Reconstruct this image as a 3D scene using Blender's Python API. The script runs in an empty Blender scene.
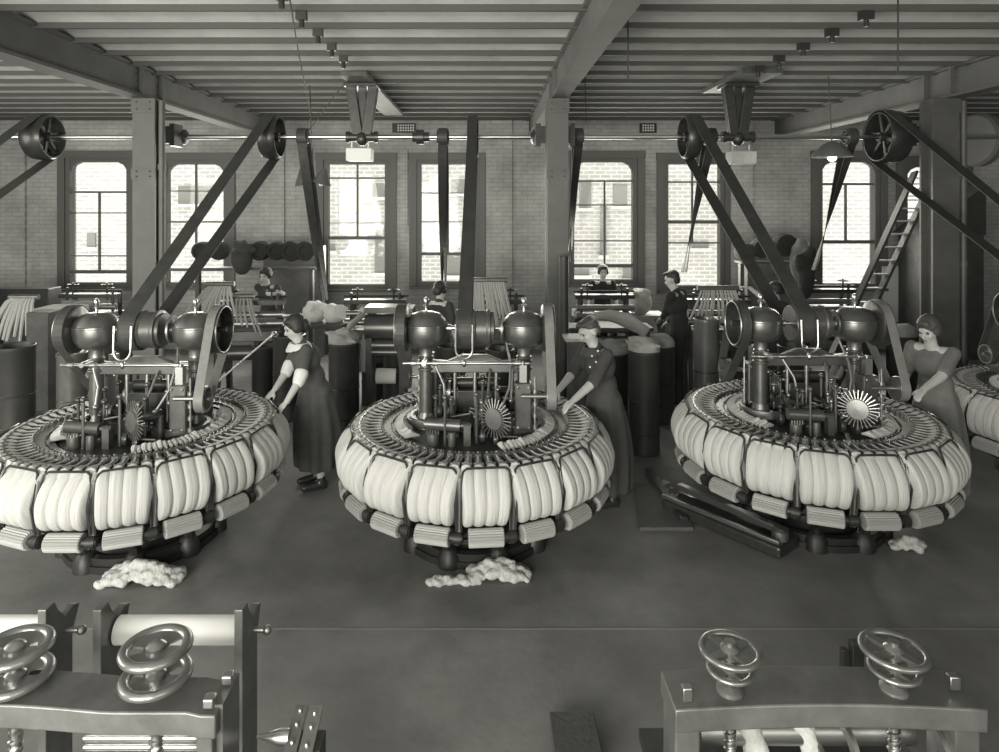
import bpy, math, random
from math import sin, cos, pi, radians, sqrt, atan2
from mathutils import Vector as V, Matrix, Euler
random.seed(7)
S = bpy.context.scene
COL = S.collection
# ------------------------------------------------------------------ camera, world, lights, exposure
F = 655.0; CX = 485.0; CY = 205.0; H = 2.6
cam = bpy.data.cameras.new('camera'); co = bpy.data.objects.new('camera', cam); COL.objects.link(co)
co.location = (0, 0, H); co.rotation_euler = (pi/2, 0, 0)
cam.sensor_width = 36; cam.lens = F/999*36
cam.shift_x = (499.5-CX)/999; cam.shift_y = -(376-CY)/999
cam.clip_start = .05; cam.clip_end = 100
S.camera = co
S.view_settings.view_transform = 'Standard'; S.view_settings.look = 'None'
S.view_settings.gamma = 1; S.view_settings.use_curve_mapping = False
S.view_settings.exposure = 0.14
TINT = (1.0, .982, .86)
w = bpy.data.worlds.new('World'); S.world = w; w.use_nodes = True
bg = w.node_tree.nodes['Background']
bg.inputs[0].default_value = (*TINT, 1); bg.inputs[1].default_value = 3.1
def area(name, loc, rot, sx, sy, power):
    l = bpy.data.lights.new(name, 'AREA'); l.shape = 'RECTANGLE'; l.size = sx; l.size_y = sy
    l.energy = power; l.color = TINT
    o = bpy.data.objects.new(name, l); COL.objects.link(o); o.location = loc; o.rotation_euler = rot
    return o
# daylight from the tall windows of the wall behind the photographer; added lamps fill from the left and lift the ceiling
area('daylight_rear_left', (-3.6, -3.0, 2.7), (radians(92), 0, 0), 5.0, 2.2, 440)
area('daylight_rear_right', (3.6, -3.0, 2.5), (radians(88), 0, 0), 5.0, 1.8, 110)
area('side_fill', (-8.2, 3.0, 2.4), (radians(90), 0, radians(-90)), 5.0, 2.0, 260)  # added fill lamp beside the left wall, which has no window
area('ceiling_uplight', (-3.0, -2.6, 1.2), (radians(118), 0, 0), 6.0, 1.4, 470)  # added lamp tilted upward to brighten the ceiling
for i, px in enumerate((99, 196, 357, 448, 603, 694, 848)):
    area('daylight_far', ((px-CX)*11.55/F, 11.5, 2.3), (radians(-90), 0, 0), 1.0, 2.1, 62)

def P(x, y, Y):
    return V(((x-CX)*Y/F, Y, H-(y-CY)*Y/F))

# ------------------------------------------------------------------ materials
M = {}
def mat(n, v, rough=.6, metal=0., noise=None, bump=None, wave=None, spec=.5, coat=0):
    m = bpy.data.materials.new(n); m.use_nodes = True; nt = m.node_tree; N = nt.nodes; L = nt.links
    b = N['Principled BSDF']; b.inputs['Roughness'].default_value = rough; b.inputs['Metallic'].default_value = metal
    b.inputs['Specular IOR Level'].default_value = spec
    b.inputs['Coat Weight'].default_value = coat
    b.inputs['Base Color'].default_value = (v, v, v, 1)
    tc = N.new('ShaderNodeTexCoord')
    if noise:
        sc, lo, hi = noise
        t = N.new('ShaderNodeTexNoise'); t.inputs['Scale'].default_value = sc; t.inputs['Detail'].default_value = 6; t.inputs['Roughness'].default_value = .65
        L.new(tc.outputs['Object'], t.inputs['Vector'])
        r = N.new('ShaderNodeValToRGB'); r.color_ramp.elements[0].position = .3; r.color_ramp.elements[1].position = .7
        r.color_ramp.elements[0].color = (v*lo,)*3+(1,); r.color_ramp.elements[1].color = (v*hi,)*3+(1,)
        L.new(t.outputs['Fac'], r.inputs['Fac']); L.new(r.outputs['Color'], b.inputs['Base Color'])
    if bump or wave:
        bp = N.new('ShaderNodeBump'); bp.inputs['Distance'].default_value = .01
        if wave:
            sc, st, d = wave
            t = N.new('ShaderNodeTexWave'); t.bands_direction = d; t.inputs['Scale'].default_value = sc
            t.inputs['Distortion'].default_value = 2.5; t.inputs['Detail'].default_value = 3; t.inputs['Detail Scale'].default_value = 1.5
            bp.inputs['Strength'].default_value = st
        else:
            sc, st = bump
            t = N.new('ShaderNodeTexNoise'); t.inputs['Scale'].default_value = sc; t.inputs['Detail'].default_value = 5
            bp.inputs['Strength'].default_value = st
        L.new(tc.outputs['Object'], t.inputs['Vector'])
        L.new(t.outputs['Fac'], bp.inputs['Height']); L.new(bp.outputs['Normal'], b.inputs['Normal'])
    M[n] = m; return m
def brick(n, c1, c2, mortar, sw=.23, sh=.075, rough=.85, stain=.35, bumpv=.4, axis='XZ', msize=.012, blotch=3.0):
    m = mat(n, c1, rough); nt = m.node_tree; N = nt.nodes; L = nt.links; b = N['Principled BSDF']
    tc = N.new('ShaderNodeTexCoord'); sp = N.new('ShaderNodeSeparateXYZ'); cb = N.new('ShaderNodeCombineXYZ')
    L.new(tc.outputs['Object'], sp.inputs[0])
    L.new(sp.outputs[axis[0]], cb.inputs[0]); L.new(sp.outputs[axis[1]], cb.inputs[1])
    t = N.new('ShaderNodeTexBrick'); L.new(cb.outputs[0], t.inputs['Vector'])
    t.inputs['Scale'].default_value = 1; t.inputs['Brick Width'].default_value = sw; t.inputs['Row Height'].default_value = sh
    t.inputs['Mortar Size'].default_value = msize; t.inputs['Mortar Smooth'].default_value = .3
    for k, c in (('Color1', c1), ('Color2', c2), ('Mortar', mortar)): t.inputs[k].default_value = (c, c, c, 1)
    ns = N.new('ShaderNodeTexNoise'); ns.inputs['Scale'].default_value = blotch/3; ns.inputs['Detail'].default_value = 8; ns.inputs['Roughness'].default_value = .7
    L.new(tc.outputs['Object'], ns.inputs['Vector'])
    r = N.new('ShaderNodeValToRGB'); r.color_ramp.elements[0].position = .3; r.color_ramp.elements[1].position = .65
    r.color_ramp.elements[0].color = (1-stain,)*3+(1,); r.color_ramp.elements[1].color = (1.15,)*3+(1,)
    mx = N.new('ShaderNodeMix'); mx.data_type = 'RGBA'; mx.blend_type = 'MULTIPLY'; mx.inputs[0].default_value = 1
    L.new(ns.outputs['Fac'], r.inputs['Fac']); L.new(t.outputs['Color'], mx.inputs[6]); L.new(r.outputs['Color'], mx.inputs[7])
    L.new(mx.outputs[2], b.inputs['Base Color'])
    bp = N.new('ShaderNodeBump'); bp.inputs['Strength'].default_value = bumpv; bp.inputs['Distance'].default_value = .01
    inv = N.new('ShaderNodeMath'); inv.operation = 'SUBTRACT'; inv.inputs[0].default_value = 1
    L.new(t.outputs['Fac'], inv.inputs[1]); L.new(inv.outputs[0], bp.inputs['Height']); L.new(bp.outputs['Normal'], b.inputs['Normal'])
    return m
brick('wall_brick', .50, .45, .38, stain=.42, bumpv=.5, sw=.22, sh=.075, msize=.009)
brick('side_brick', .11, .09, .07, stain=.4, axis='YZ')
brick('facade_brick', .46, .39, .62, sw=.26, sh=.095, stain=.12, msize=.02)
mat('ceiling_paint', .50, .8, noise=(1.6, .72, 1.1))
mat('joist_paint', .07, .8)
mat('girder_paint', .10, .75, noise=(2.5, .8, 1.15))
mat('column_paint', .10, .5, noise=(3, .75, 1.15))
mat('floor_stone', .18, .6, noise=(1.0, .55, 1.25), bump=(22, .15))
mat('stone_grey', .22, .7); mat('iron', .045, .38, .35, noise=(14, .75, 1.3), coat=.15)
mat('black_iron', .028, .45, .2)
mat('grey_iron', .12, .35, .6, noise=(9, .8, 1.2))
mat('plate_iron', .19, .35, .7, noise=(9, .8, 1.2))
mat('press_iron', .16, .36, .4, noise=(7, .7, 1.25))
mat('steel', .58, .28, 1)
mat('dull_steel', .32, .38, .9)
mat('copper_bowl', .24, .30, .85, noise=(6, .85, 1.15))
mat('leather', .042, .55, noise=(8, .7, 1.3))
mat('leather_light', .16, .5, noise=(8, .8, 1.2))
mat('wool', .53, 1, bump=(9, .55), noise=(9, .80, 1.05), spec=.1)
def streak(m, sc):
    nt = m.node_tree
    tc = nt.nodes['Texture Coordinate']; mp = nt.nodes.new('ShaderNodeMapping'); mp.inputs['Scale'].default_value = sc
    nt.links.new(tc.outputs['Object'], mp.inputs['Vector'])
    for n in nt.nodes:
        if n.type == 'TEX_NOISE': nt.links.new(mp.outputs[0], n.inputs['Vector'])
streak(M['wool'], (11, .5, .5))
mat('wool_soft', .56, 1, bump=(35, .9), noise=(9, .8, 1.1), spec=.1)
mat('wool_grey', .36, 1, bump=(35, .8), noise=(9, .8, 1.15), spec=.1)
mat('sliver_grey', .42, 1, bump=(60, .5), spec=.1)
mat('lint', .58, 1, bump=(60, 1.0), noise=(25, .7, 1.1), spec=.1)
mat('roller_ribbed', .34, .5, .1)
mat('paper', .75, .8); mat('white_enamel', .72, .5)
mat('wood_dark', .07, .6, noise=(6, .7, 1.3)); mat('wood_mid', .14, .6, noise=(6, .75, 1.2)); mat('wood_light', .5, .6, noise=(6, .8, 1.1))
mat('sash_paint', .13, .55)
mat('skin', .50, .55, noise=(14, .93, 1.04)); mat('hair', .03, .5, bump=(60, .6)); mat('hair_brown', .07, .5, bump=(60, .6))
mat('eye_dark', .03, .4); mat('lip', .2, .5)
mat('cloth_black', .028, .9, bump=(40, .3)); mat('cloth_dark', .055, .9, bump=(30, .4), noise=(8, .85, 1.2))
mat('cloth_dress', .075, .9, bump=(30, .4), noise=(8, .85, 1.2)); mat('cloth_grey', .15, .9, bump=(30, .4), noise=(8, .85, 1.15)); mat('cloth_white', .7, .9, bump=(40, .3))
mat('shoe', .03, .3); mat('can_metal', .09, .32, .5, noise=(5, .75, 1.25)); mat('can_dark', .045, .5, .2, noise=(5, .8, 1.2))
mat('can_bright', .2, .32, .6, noise=(5, .75, 1.25))
mat('board', .085, .6, noise=(6, .8, 1.2))
def glass():
    m = bpy.data.materials.new('pane_glass'); m.use_nodes = True; nt = m.node_tree; N = nt.nodes; L = nt.links
    N.remove(N['Principled BSDF']); o = N['Material Output']
    a = N.new('ShaderNodeBsdfTransparent'); a.inputs[0].default_value = (.93, .93, .93, 1)
    g = N.new('ShaderNodeBsdfGlossy'); g.inputs['Roughness'].default_value = .05
    x = N.new('ShaderNodeMixShader'); x.inputs[0].default_value = .02
    L.new(a.outputs[0], x.inputs[1]); L.new(g.outputs[0], x.inputs[2]); L.new(x.outputs[0], o.inputs[0]); M['glass'] = m
glass()
def emit(n, v):
    m = bpy.data.materials.new(n); m.use_nodes = True; b = m.node_tree.nodes['Principled BSDF']
    b.inputs['Emission Color'].default_value = (*TINT, 1); b.inputs['Emission Strength'].default_value = v; M[n] = m
emit('bulb_lit', 6)

# ------------------------------------------------------------------ mesh builder
def wloc(o):
    v = V((0, 0, 0))
    while o: v += o.location; o = o.parent
    return v
class MB:
    def __init__(s): s.v = []; s.f = []
    def add(s, vs, fs):
        n = len(s.v); s.v += [tuple(p) for p in vs]; s.f += [tuple(n+i for i in f) for f in fs]; return s
    def box(s, c, d, rot=None):
        hx, hy, hz = d[0]/2, d[1]/2, d[2]/2
        vs = [V((x, y, z)) for x in (-hx, hx) for y in (-hy, hy) for z in (-hz, hz)]
        if rot is not None:
            R = rot if isinstance(rot, Matrix) else Euler(rot).to_matrix()
            vs = [R @ p for p in vs]
        c = V(c)
        return s.add([p+c for p in vs], [(0, 1, 3, 2), (4, 6, 7, 5), (0, 4, 5, 1), (2, 3, 7, 6), (0, 2, 6, 4), (1, 5, 7, 3)])
    def bar(s, a, b, wd, th, up=(0, 0, 1)):
        a = V(a); b = V(b); d = (b-a); L = d.length; d.normalize(); u = V(up)
        if abs(d.dot(u)) > .98: u = V((0, 1, 0))
        x = d.cross(u).normalized(); z = x.cross(d)
        R = Matrix((x, d, z)).transposed()
        return s.box((a+b)/2, (wd, L, th), R)
    def rings(s, rs, closed=False, cap=True):
        n = len(rs[0]); vs = [p for r in rs for p in r]; fs = []
        m = len(rs)
        for i in range(m if closed else m-1):
            j = (i+1) % m
            for k in range(n): fs.append((i*n+k, i*n+(k+1) % n, j*n+(k+1) % n, j*n+k))
        if cap and not closed:
            fs.append(tuple(range(n-1, -1, -1))); fs.append(tuple((m-1)*n+k for k in range(n)))
        return s.add(vs, fs)
    def cyl(s, a, b, r0, r1=None, n=16, cap=True):
        r1 = r0 if r1 is None else r1
        return s.tube([a, b], [r0, r1], n)
    def tube(s, pts, r, n=8, closed=False):
        pts = [V(p) for p in pts]; m = len(pts)
        rr = r if isinstance(r, (list, tuple)) else [r]*m
        t0 = (pts[1]-pts[0]).normalized(); u = V((0, 0, 1)) if abs(t0.z) < .9 else V((1, 0, 0))
        x = t0.cross(u).normalized(); out = []
        for i, p in enumerate(pts):
            if closed: t = pts[(i+1) % m]-pts[i-1]
            else: t = pts[min(i+1, m-1)]-pts[max(i-1, 0)]
            t.normalize(); x = (x-t*x.dot(t)).normalized(); y = t.cross(x)
            out.append([p+(x*cos(2*pi*k/n)+y*sin(2*pi*k/n))*rr[i] for k in range(n)])
        return s.rings(out, closed)
    def lathe(s, c, prof, axis=(0, 0, 1), n=24, a0=0, closed=False):
        c = V(c); z = V(axis).normalized(); u = V((1, 0, 0)) if abs(z.x) < .9 else V((0, 1, 0))
        x = (u-z*u.dot(z)).normalized(); y = z.cross(x)
        rs = [[c+z*h+(x*cos(2*pi*k/n+a0)+y*sin(2*pi*k/n+a0))*max(r, 1e-4) for k in range(n)] for r, h in prof]
        return s.rings(rs, closed, True)
    def torus(s, c, R, r, axis=(0, 0, 1), n=32, m=10, sq=1):
        return s.lathe(c, [(R+r*cos(2*pi*k/m), r*sq*sin(2*pi*k/m)) for k in range(m)], axis, n, closed=True)
    def annulus(s, c, r0, r1, z0, z1, n=72, axis=(0, 0, 1)):
        return s.lathe(c, [(r1, z0), (r1, z1), (r0, z1), (r0, z0)], axis, n, closed=True)
    def ball(s, c, r, n=14, m=9, rot=None):
        r = V((r, r, r)) if isinstance(r, (int, float)) else V(r); c = V(c); rs = []
        for i in range(1, m):
            t = pi*i/m-pi/2; ring = []
            for k in range(n):
                p = V((cos(t)*cos(2*pi*k/n)*r.x, cos(t)*sin(2*pi*k/n)*r.y, sin(t)*r.z))
                if rot is not None: p = rot @ p
                ring.append(p+c)
            rs.append(ring)
        return s.rings(rs)
    def prism(s, pts, ax, a, b):     # 2-D outline extruded along axis 'X','Y','Z' from a to b
        def q(p, t):
            return (t, p[0], p[1]) if ax == 'X' else ((p[0], t, p[1]) if ax == 'Y' else (p[0], p[1], t))
        return s.rings([[q(p, a) for p in pts], [q(p, b) for p in pts]])
    def xf(s, mtx):
        s.v = [tuple(mtx @ V(p)) for p in s.v]; return s
    def build(s, name, m, parent=None, smooth=True, loc=None, bevel=0, angle=38):
        me = bpy.data.meshes.new(name)
        if parent is None and loc is None:
            xs = [p[0] for p in s.v]; ys = [p[1] for p in s.v]; zs = [p[2] for p in s.v]
            loc = V(((min(xs)+max(xs))/2, (min(ys)+max(ys))/2, min(zs)))
        base = wloc(parent) if parent else V(loc)
        me.from_pydata([tuple(V(p)-base) for p in s.v], [], s.f)
        o = bpy.data.objects.new(name, me); COL.objects.link(o)
        if parent: o.parent = parent
        else: o.location = base
        import bmesh
        bm = bmesh.new(); bm.from_mesh(me); bmesh.ops.recalc_face_normals(bm, faces=bm.faces); bm.to_mesh(me); bm.free()
        me.materials.append(M[m])
        if smooth: me.shade_smooth(); me.set_sharp_from_angle(angle=radians(angle))
        if bevel:
            b = o.modifiers.new('bevel', 'BEVEL'); b.width = bevel; b.segments = 2; b.limit_method = 'ANGLE'; b.angle_limit = radians(50)
        return o
def tag(o, label, cat, group=None, kind=None):
    o['label'] = label; o['category'] = cat
    if group: o['group'] = group
    if kind: o['kind'] = kind
    return o
def struct(o): o['kind'] = 'structure'; return o
def empty(name, loc, label, cat, group=None):
    o = bpy.data.objects.new(name, None); COL.objects.link(o); o.location = loc; o.empty_display_size = .2
    return tag(o, label, cat, group)
KIDS = {}
def kids(o): return [c for c in bpy.data.objects if c.parent == o]
def copy_tree(o, loc=None, rz=None, label=None, parent=None, cache=None):
    if cache is None:
        cache = {}
        for c in bpy.data.objects:
            if c.parent: cache.setdefault(c.parent.name, []).append(c)
    c = o.copy(); COL.objects.link(c)
    if parent: c.parent = parent
    else:
        if loc is not None: c.location = loc
        if rz is not None: c.rotation_euler = (0, 0, rz)
        if label: c['label'] = label
    for ch in cache.get(o.name, []): copy_tree(ch, parent=c, cache=cache)
    return c

# ------------------------------------------------------------------ room shell
WY = 11.8; CEIL = 4.15; XL = -8.8; XR = 9.4; YB = -3.4
MB().box(((XL+XR)/2, (YB+WY+.3)/2, -.05), (XR-XL+.6, WY-YB+.9, .1)).build('floor', 'floor_stone', smooth=False, loc=(0, 0, 0))
struct(bpy.data.objects['floor'])
# corrugated ceiling: shallow vaults between narrow ribs
prof = []; ph = 5.07-.5*17; y = ph
while y < WY:
    prof += [(y-.018, CEIL), (y-.018, CEIL-.05), (y+.018, CEIL-.05), (y+.018, CEIL)]
    for k in range(1, 6): prof.append((y+.018+.464*k/6, CEIL+.055*sin(pi*k/6)))
    y += .5
prof = [p for p in prof if YB-.2 < p[0] < WY+.1]
cm = MB()
cm.rings([[(XL-.2, p[0], p[1]) for p in prof]+[(XL-.2, prof[-1][0], CEIL+.3), (XL-.2, prof[0][0], CEIL+.3)],
          [(XR+.2, p[0], p[1]) for p in prof]+[(XR+.2, prof[-1][0], CEIL+.3), (XR+.2, prof[0][0], CEIL+.3)]])
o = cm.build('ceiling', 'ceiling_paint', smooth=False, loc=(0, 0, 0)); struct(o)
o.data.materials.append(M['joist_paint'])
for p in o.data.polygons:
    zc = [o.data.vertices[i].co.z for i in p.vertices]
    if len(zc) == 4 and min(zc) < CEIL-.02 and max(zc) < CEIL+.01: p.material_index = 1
# far wall with window openings
WINS = [(66, 131, 158, 287), (163, 228, 160, 287), (324, 389, 160, 289), (417, 478, 160, 286), (570, 637, 158, 284), (664, 724, 160, 290), (818, 879, 158, 288), (903, 964, 163, 231)]
xs = XL; wb = MB()
def wx(px): return (px-CX)*WY/F
def wz(py): return H-(py-CY)*WY/F
for (a, b, t, bo) in WINS:
    wb.box(((xs+wx(a))/2, WY+.15, 2.1), (wx(a)-xs, .3, 4.4))
    wb.box(((wx(a)+wx(b))/2, WY+.15, (wz(t)+4.3)/2), (wx(b)-wx(a), .3, 4.3-wz(t)))
    wb.box(((wx(a)+wx(b))/2, WY+.15, (wz(bo)-.1)/2), (wx(b)-wx(a), .3, wz(bo)+.1))
    xs = wx(b)
wb.box(((xs+XR)/2, WY+.15, 2.1), (XR-xs, .3, 4.4))
# brick pilasters standing proud of the wall
for a, b in ((-20, 27), (238, 285), (486, 512), (730, 752)):
    wb.box(((wx(a)+wx(b))/2, WY-.03, 2.07), (wx(b)-wx(a), .06, 4.14))
struct(wb.build('wall_far', 'wall_brick', smooth=False, loc=(0, 0, 0)))
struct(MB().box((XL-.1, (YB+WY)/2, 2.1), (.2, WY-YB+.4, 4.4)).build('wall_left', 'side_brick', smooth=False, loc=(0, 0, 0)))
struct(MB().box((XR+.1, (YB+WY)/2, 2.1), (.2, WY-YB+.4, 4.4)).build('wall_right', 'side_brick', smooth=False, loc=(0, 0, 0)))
struct(MB().box((0, YB-.1, 2.1), (XR-XL+.4, .2, 4.4)).build('wall_back', 'wall_brick', smooth=False, loc=(0, 0, 0)))
MB().box(((XL+XR)/2, 4.02, .001), (XR-XL, .012, .004)).build('trim_4', 'floor_stone', smooth=False, loc=(0, 4.02, 0)); struct(bpy.data.objects['trim_4'])
# windows: frame, sashes with glazing bars, panes, sill
BARS = [  # transom/rail pixel rows (y, thickness m), vertical bar from-to fraction, offset
    dict(h=((192, .035), (213, .02), (256, .02), (272, .06)), vx=98, v=(192, 272), arch=1),
    dict(h=((191, .02), (222, .03), (270, .05)), vx=195, v=(160, 270), arch=1),
    dict(h=((178, .03), (223, .015), (238, .06)), vx=357, v=(160, 238), arch=0),
    dict(h=((193, .02), (222, .02), (254, .05)), vx=448, v=(160, 254), arch=0),
    dict(h=((181, .03), (205, .02), (241, .02), (266, .06)), vx=605, v=(181, 266), arch=1),
    dict(h=((182, .03), (222, .06), (243, .025)), vx=693, v=(160, 243), arch=0),
    dict(h=((184, .04), (242, .06)), vx=847, v=(184, 242), arch=1),
    dict(h=((178, .02), (189, .02), (200, .02), (212, .02)), vx=934, v=(163, 231), arch=1)]
for i, ((a, b, t, bo), B) in enumerate(zip(WINS, BARS)):
    x0, x1, z0, z1 = wx(a), wx(b), wz(bo), wz(t); yc = WY+.06
    fr = MB(); fw = .075
    for xx in (x0+fw/2, x1-fw/2): fr.box((xx, yc, (z0+z1)/2), (fw, .16, z1-z0))
    fr.box(((x0+x1)/2, yc, z1-fw/2), (x1-x0-2*fw, .15, fw)); fr.box(((x0+x1)/2, yc, z0+fw/2), (x1-x0-2*fw, .15, fw))
    if B['arch']:
        for sx, xc in ((1, x0+fw), (-1, x1-fw)):
            fr.prism([(xc, z1-fw), (xc+sx*.17, z1-fw), (xc+sx*.07, z1-fw-.05), (xc+sx*.02, z1-fw-.12), (xc, z1-fw-.2)], 'Y', yc-.05, yc+.05)
    # architrave around the reveal on the room side
    for xx in (x0-.07, x1+.07): fr.box((xx, WY-.02, (z0+z1)/2-.03), (.13, .05, z1-z0+.06))
    fr.box(((x0+x1)/2, WY-.022, z1+.065), (x1-x0+.29, .06, .13))
    root = struct(fr.build('window_%d' % (i+1), 'sash_paint', smooth=False, loc=((x0+x1)/2, WY, z0)))
    gb = MB()
    for py, th in B['h']: gb.box(((x0+x1)/2, yc-.01, wz(py)), (x1-x0-2*fw, .05, th))
    xv = wx(B['vx']); gb.box((xv, yc-.01, (wz(B['v'][0])+wz(B['v'][1]))/2), (.03, .045, wz(B['v'][0])-wz(B['v'][1])))
    gb.build('glazing_bars', 'sash_paint', root, smooth=False)
    MB().box(((x0+x1)/2, yc+.01, (z0+z1)/2), (x1-x0-2*fw, .006, z1-z0-2*fw)).build('window_pane', 'glass', root, smooth=False)
    MB().box(((x0+x1)/2, WY-.05, z0-.02), (x1-x0+.2, .14, .05)).build('window_sill', 'sash_paint', root, smooth=False)
# air bricks (small bright ventilators high in the wall)
for k, (px, n, lab) in enumerate(((404, 0, 'small perforated air brick high on the wall, left of the centre column'), (648, 0, 'small perforated air brick high on the wall, right of the centre column'))):
    e = empty('air_vent', P(px, 132, WY), lab, 'vent', 'air bricks under the ceiling')
    m = MB(); c = P(px, 128, WY-.02)
    m.box(c, (.42 if k == 0 else .3, .03, .17)).build('vent_frame', 'black_iron', e, smooth=False)
    g = MB()
    for i in range(7 if k == 0 else 5):
        for j in range(3): g.box(c+V((-.1+i*.045 if k == 0 else -.09+i*.045, -.018, -.045+j*.045)), (.028, .01, .028))
    g.build('vent_grid', 'paper', e, smooth=False)
# building across the yard
fb = MB(); FY = 15.5
fb.box((0, FY+.2, 3), (34, .4, 12))
fc = tag(fb.build('brick_building', 'facade_brick', smooth=False, loc=(0, FY, 0)), 'pale brick building across the yard seen through the windows', 'building')
for (px, py, ww, hh) in ((92, 240, 8, 14), (196, 195, 34, 18), (382, 190, 18, 14), (385, 250, 20, 45), (462, 186, 22, 14), (461, 265, 28, 20), (585, 195, 12, 26), (620, 195, 14, 22), (628, 272, 10, 12), (578, 272, 22, 6), (603, 230, 6, 50), (332, 247, 6, 7), (700, 245, 16, 6)):
    c = P(px, py, FY); sx, sz = ww*FY/F, hh*FY/F
    o = MB().box((c.x, FY-.02, c.z), (sx, .06, sz)).build('facade_window', 'stone_grey', fc, smooth=False)
    MB().box((c.x, FY-.07, c.z-sz/2-.04), (sx+.1, .12, .07)).build('stone_sill', 'white_enamel', o, smooth=False)

# girders, columns
def girder(i, X, wd):
    m = MB(); y0, y1 = YB, WY; ym = (y0+y1)/2; L = y1-y0
    m.box((X, ym, 3.975), (wd*.55, L, .34)); m.box((X, ym, 3.815), (wd, L, .03)); m.box((X, ym, 4.13), (wd, L, .03))
    for yy in (7.28, 7.72):
        m.box((X, yy, 3.97), (wd*.98, .03, .3))
        for zz in (3.87, 3.94, 4.01, 4.08):
            for sx in (-1, 1): m.ball((X+sx*wd*.3, yy-.06, zz), .012, 6, 4)
    struct(m.build('trim_%d' % i, 'girder_paint', smooth=False, loc=(X, ym, 3.8)))
for i, (X, wd) in enumerate(((-3.9, .22), (.84, .18), (5.28, .24))): girder(i+1, X, wd)
def column(X, wd, lab, flange=0):
    e = empty('column', (X, 7.5, 0), lab, 'column', 'columns carrying the roof girders')
    m = MB(); m.box((X, 7.4, 1.9), (wd, .03, 3.8)); m.box((X, 7.6, 1.9), (wd, .03, 3.8)); m.box((X, 7.5, 1.9), (wd*.55, .2, 3.8))
    m.build('shaft', 'column_paint', e, smooth=False)
    b = MB(); b.box((X, 7.5, .02), (wd+.2, .4, .04)).build('base_plate', 'column_paint', e, smooth=False)
    c = MB(); c.box((X, 7.38, 3.72), (wd+.02, .02, .16)); c.box((X, 7.38, 2.95), (wd+.02, .02, .12))
    for zz in (3.68, 3.76, 2.92, 2.98):
        for sx in (-1, 1): c.ball((X+sx*wd*.3, 7.365, zz), .012, 6, 4)
    c.build('splice_plate', 'column_paint', e, smooth=False)
    if flange:
        p = MB(); p.cyl((X+flange, 7.42, 0), (X+flange, 7.42, 3.78), .035, n=10)
        for zz in (.8, 1.9, 3.0): p.cyl((X+flange, 7.42, zz), (X+flange, 7.42, zz+.06), .045, n=10)
        p.build('drain_pipe', 'column_paint', e)
column(-3.85, .25, 'tall riveted iron column at the left, behind the left comb', .19)
column(.82, .24, 'tall riveted iron column in the centre of the room')
column(5.2, .30, 'tall shaded iron column at the right, beside the ladder', .22)

# ------------------------------------------------------------------ line shaft with pulleys
SY, SZ = 7.9, 3.42
ls = empty('line_shaft', (0, SY, SZ), 'long steel overhead drive shaft with belt pulleys under the ceiling', 'drive shaft')
MB().cyl((-8.6, SY, SZ), (9.2, SY, SZ), .03, n=14).build('shaft', 'steel', ls)
def sx_(px): return (px-CX)*SY/F
PUL = [(43, .27, .24), (272, .26, .2), (303, .09, .13), (443, .10, .14), (473, .26, .13), (578, .10, .13), (690, .26, .17), (710, .10, .14), (850, .10, .13), (888, .31, .26)]
for px, r, wd in PUL:
    X = sx_(px); m = MB()
    m.lathe((X-wd/2, SY, SZ), [(r-.015, 0), (r+.003, wd*.15), (r+.008, wd/2), (r+.003, wd*.85), (r-.015, wd), (r-.03, wd), (r-.03, 0)], (1, 0, 0), 40, closed=True)
    m.cyl((X-wd*.45, SY, SZ), (X+wd*.45, SY, SZ), .055, n=14)
    if r > .2:
        for k in range(6):
            a = k*pi/3+.3
            for t in (-.2, .2) if wd > .22 else (0,):
                m.bar((X+wd*t, SY+.04*cos(a), SZ+.04*sin(a)), (X+wd*t, SY+(r-.02)*cos(a), SZ+(r-.02)*sin(a)), .04, .025, (1, 0, 0))
    else:
        m.annulus((X-.02, SY, SZ), .04, r-.02, 0, .04, 20, (1, 0, 0))
    m.build('belt_pulley', 'iron', ls)
for px in (421,):
    X = sx_(px); m = MB(); m.cyl((X-.1, SY, SZ), (X+.1, SY, SZ), .06, n=16); m.cyl((X-.055, SY, SZ), (X+.035, SY, SZ), .09, n=16)
    m.build('shaft_coupling', 'iron', ls)
# hangers
def hanger(X, lab):
    e = empty('shaft_hanger', (X, SY, SZ), lab, 'hanger', 'hangers carrying the overhead shaft')
    m = MB()
    for s in (-1, 1):
        m.bar((X+s*.14, SY, 4.06), (X+s*.05, SY, SZ+.02), .09, .12, (1, 0, 0))
    m.bar((X, SY+.02, 4.06), (X, SY+.02, SZ+.05), .1, .05, (0, 1, 0))
    m.box((X, SY, 4.03), (.4, .3, .04))
    m.build('hanger_arm', 'iron', e, smooth=False, bevel=.008)
    b = MB(); b.cyl((X-.16, SY, SZ), (X+.16, SY, SZ), .055, n=16); b.cyl((X-.19, SY, SZ), (X-.15, SY, SZ), .07, n=16); b.cyl((X+.15, SY, SZ), (X+.19, SY, SZ), .07, n=16)
    b.ball((X, SY, SZ-.02), (.08, .08, .09)); b.build('bearing', 'iron', e)
hanger(-1.48, 'tapered iron shaft hanger on the ceiling, left of the centre column')
hanger(3.05, 'forked iron shaft hanger on the ceiling, right of the centre column')
for X, y0, y1, lab in ((-1.48, 7.35, 10.6, 'long timber runner under the ceiling above the left shaft hanger'), (3.05, 7.2, 8.5, 'short timber pad under the ceiling above the right shaft hanger')):
    m = MB(); m.box((X, (y0+y1)/2, 4.074), (.46 if X > 0 else .3, y1-y0, .05))
    tag(m.build('timber_runner', 'wood_dark', smooth=False), lab, 'timber')
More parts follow.
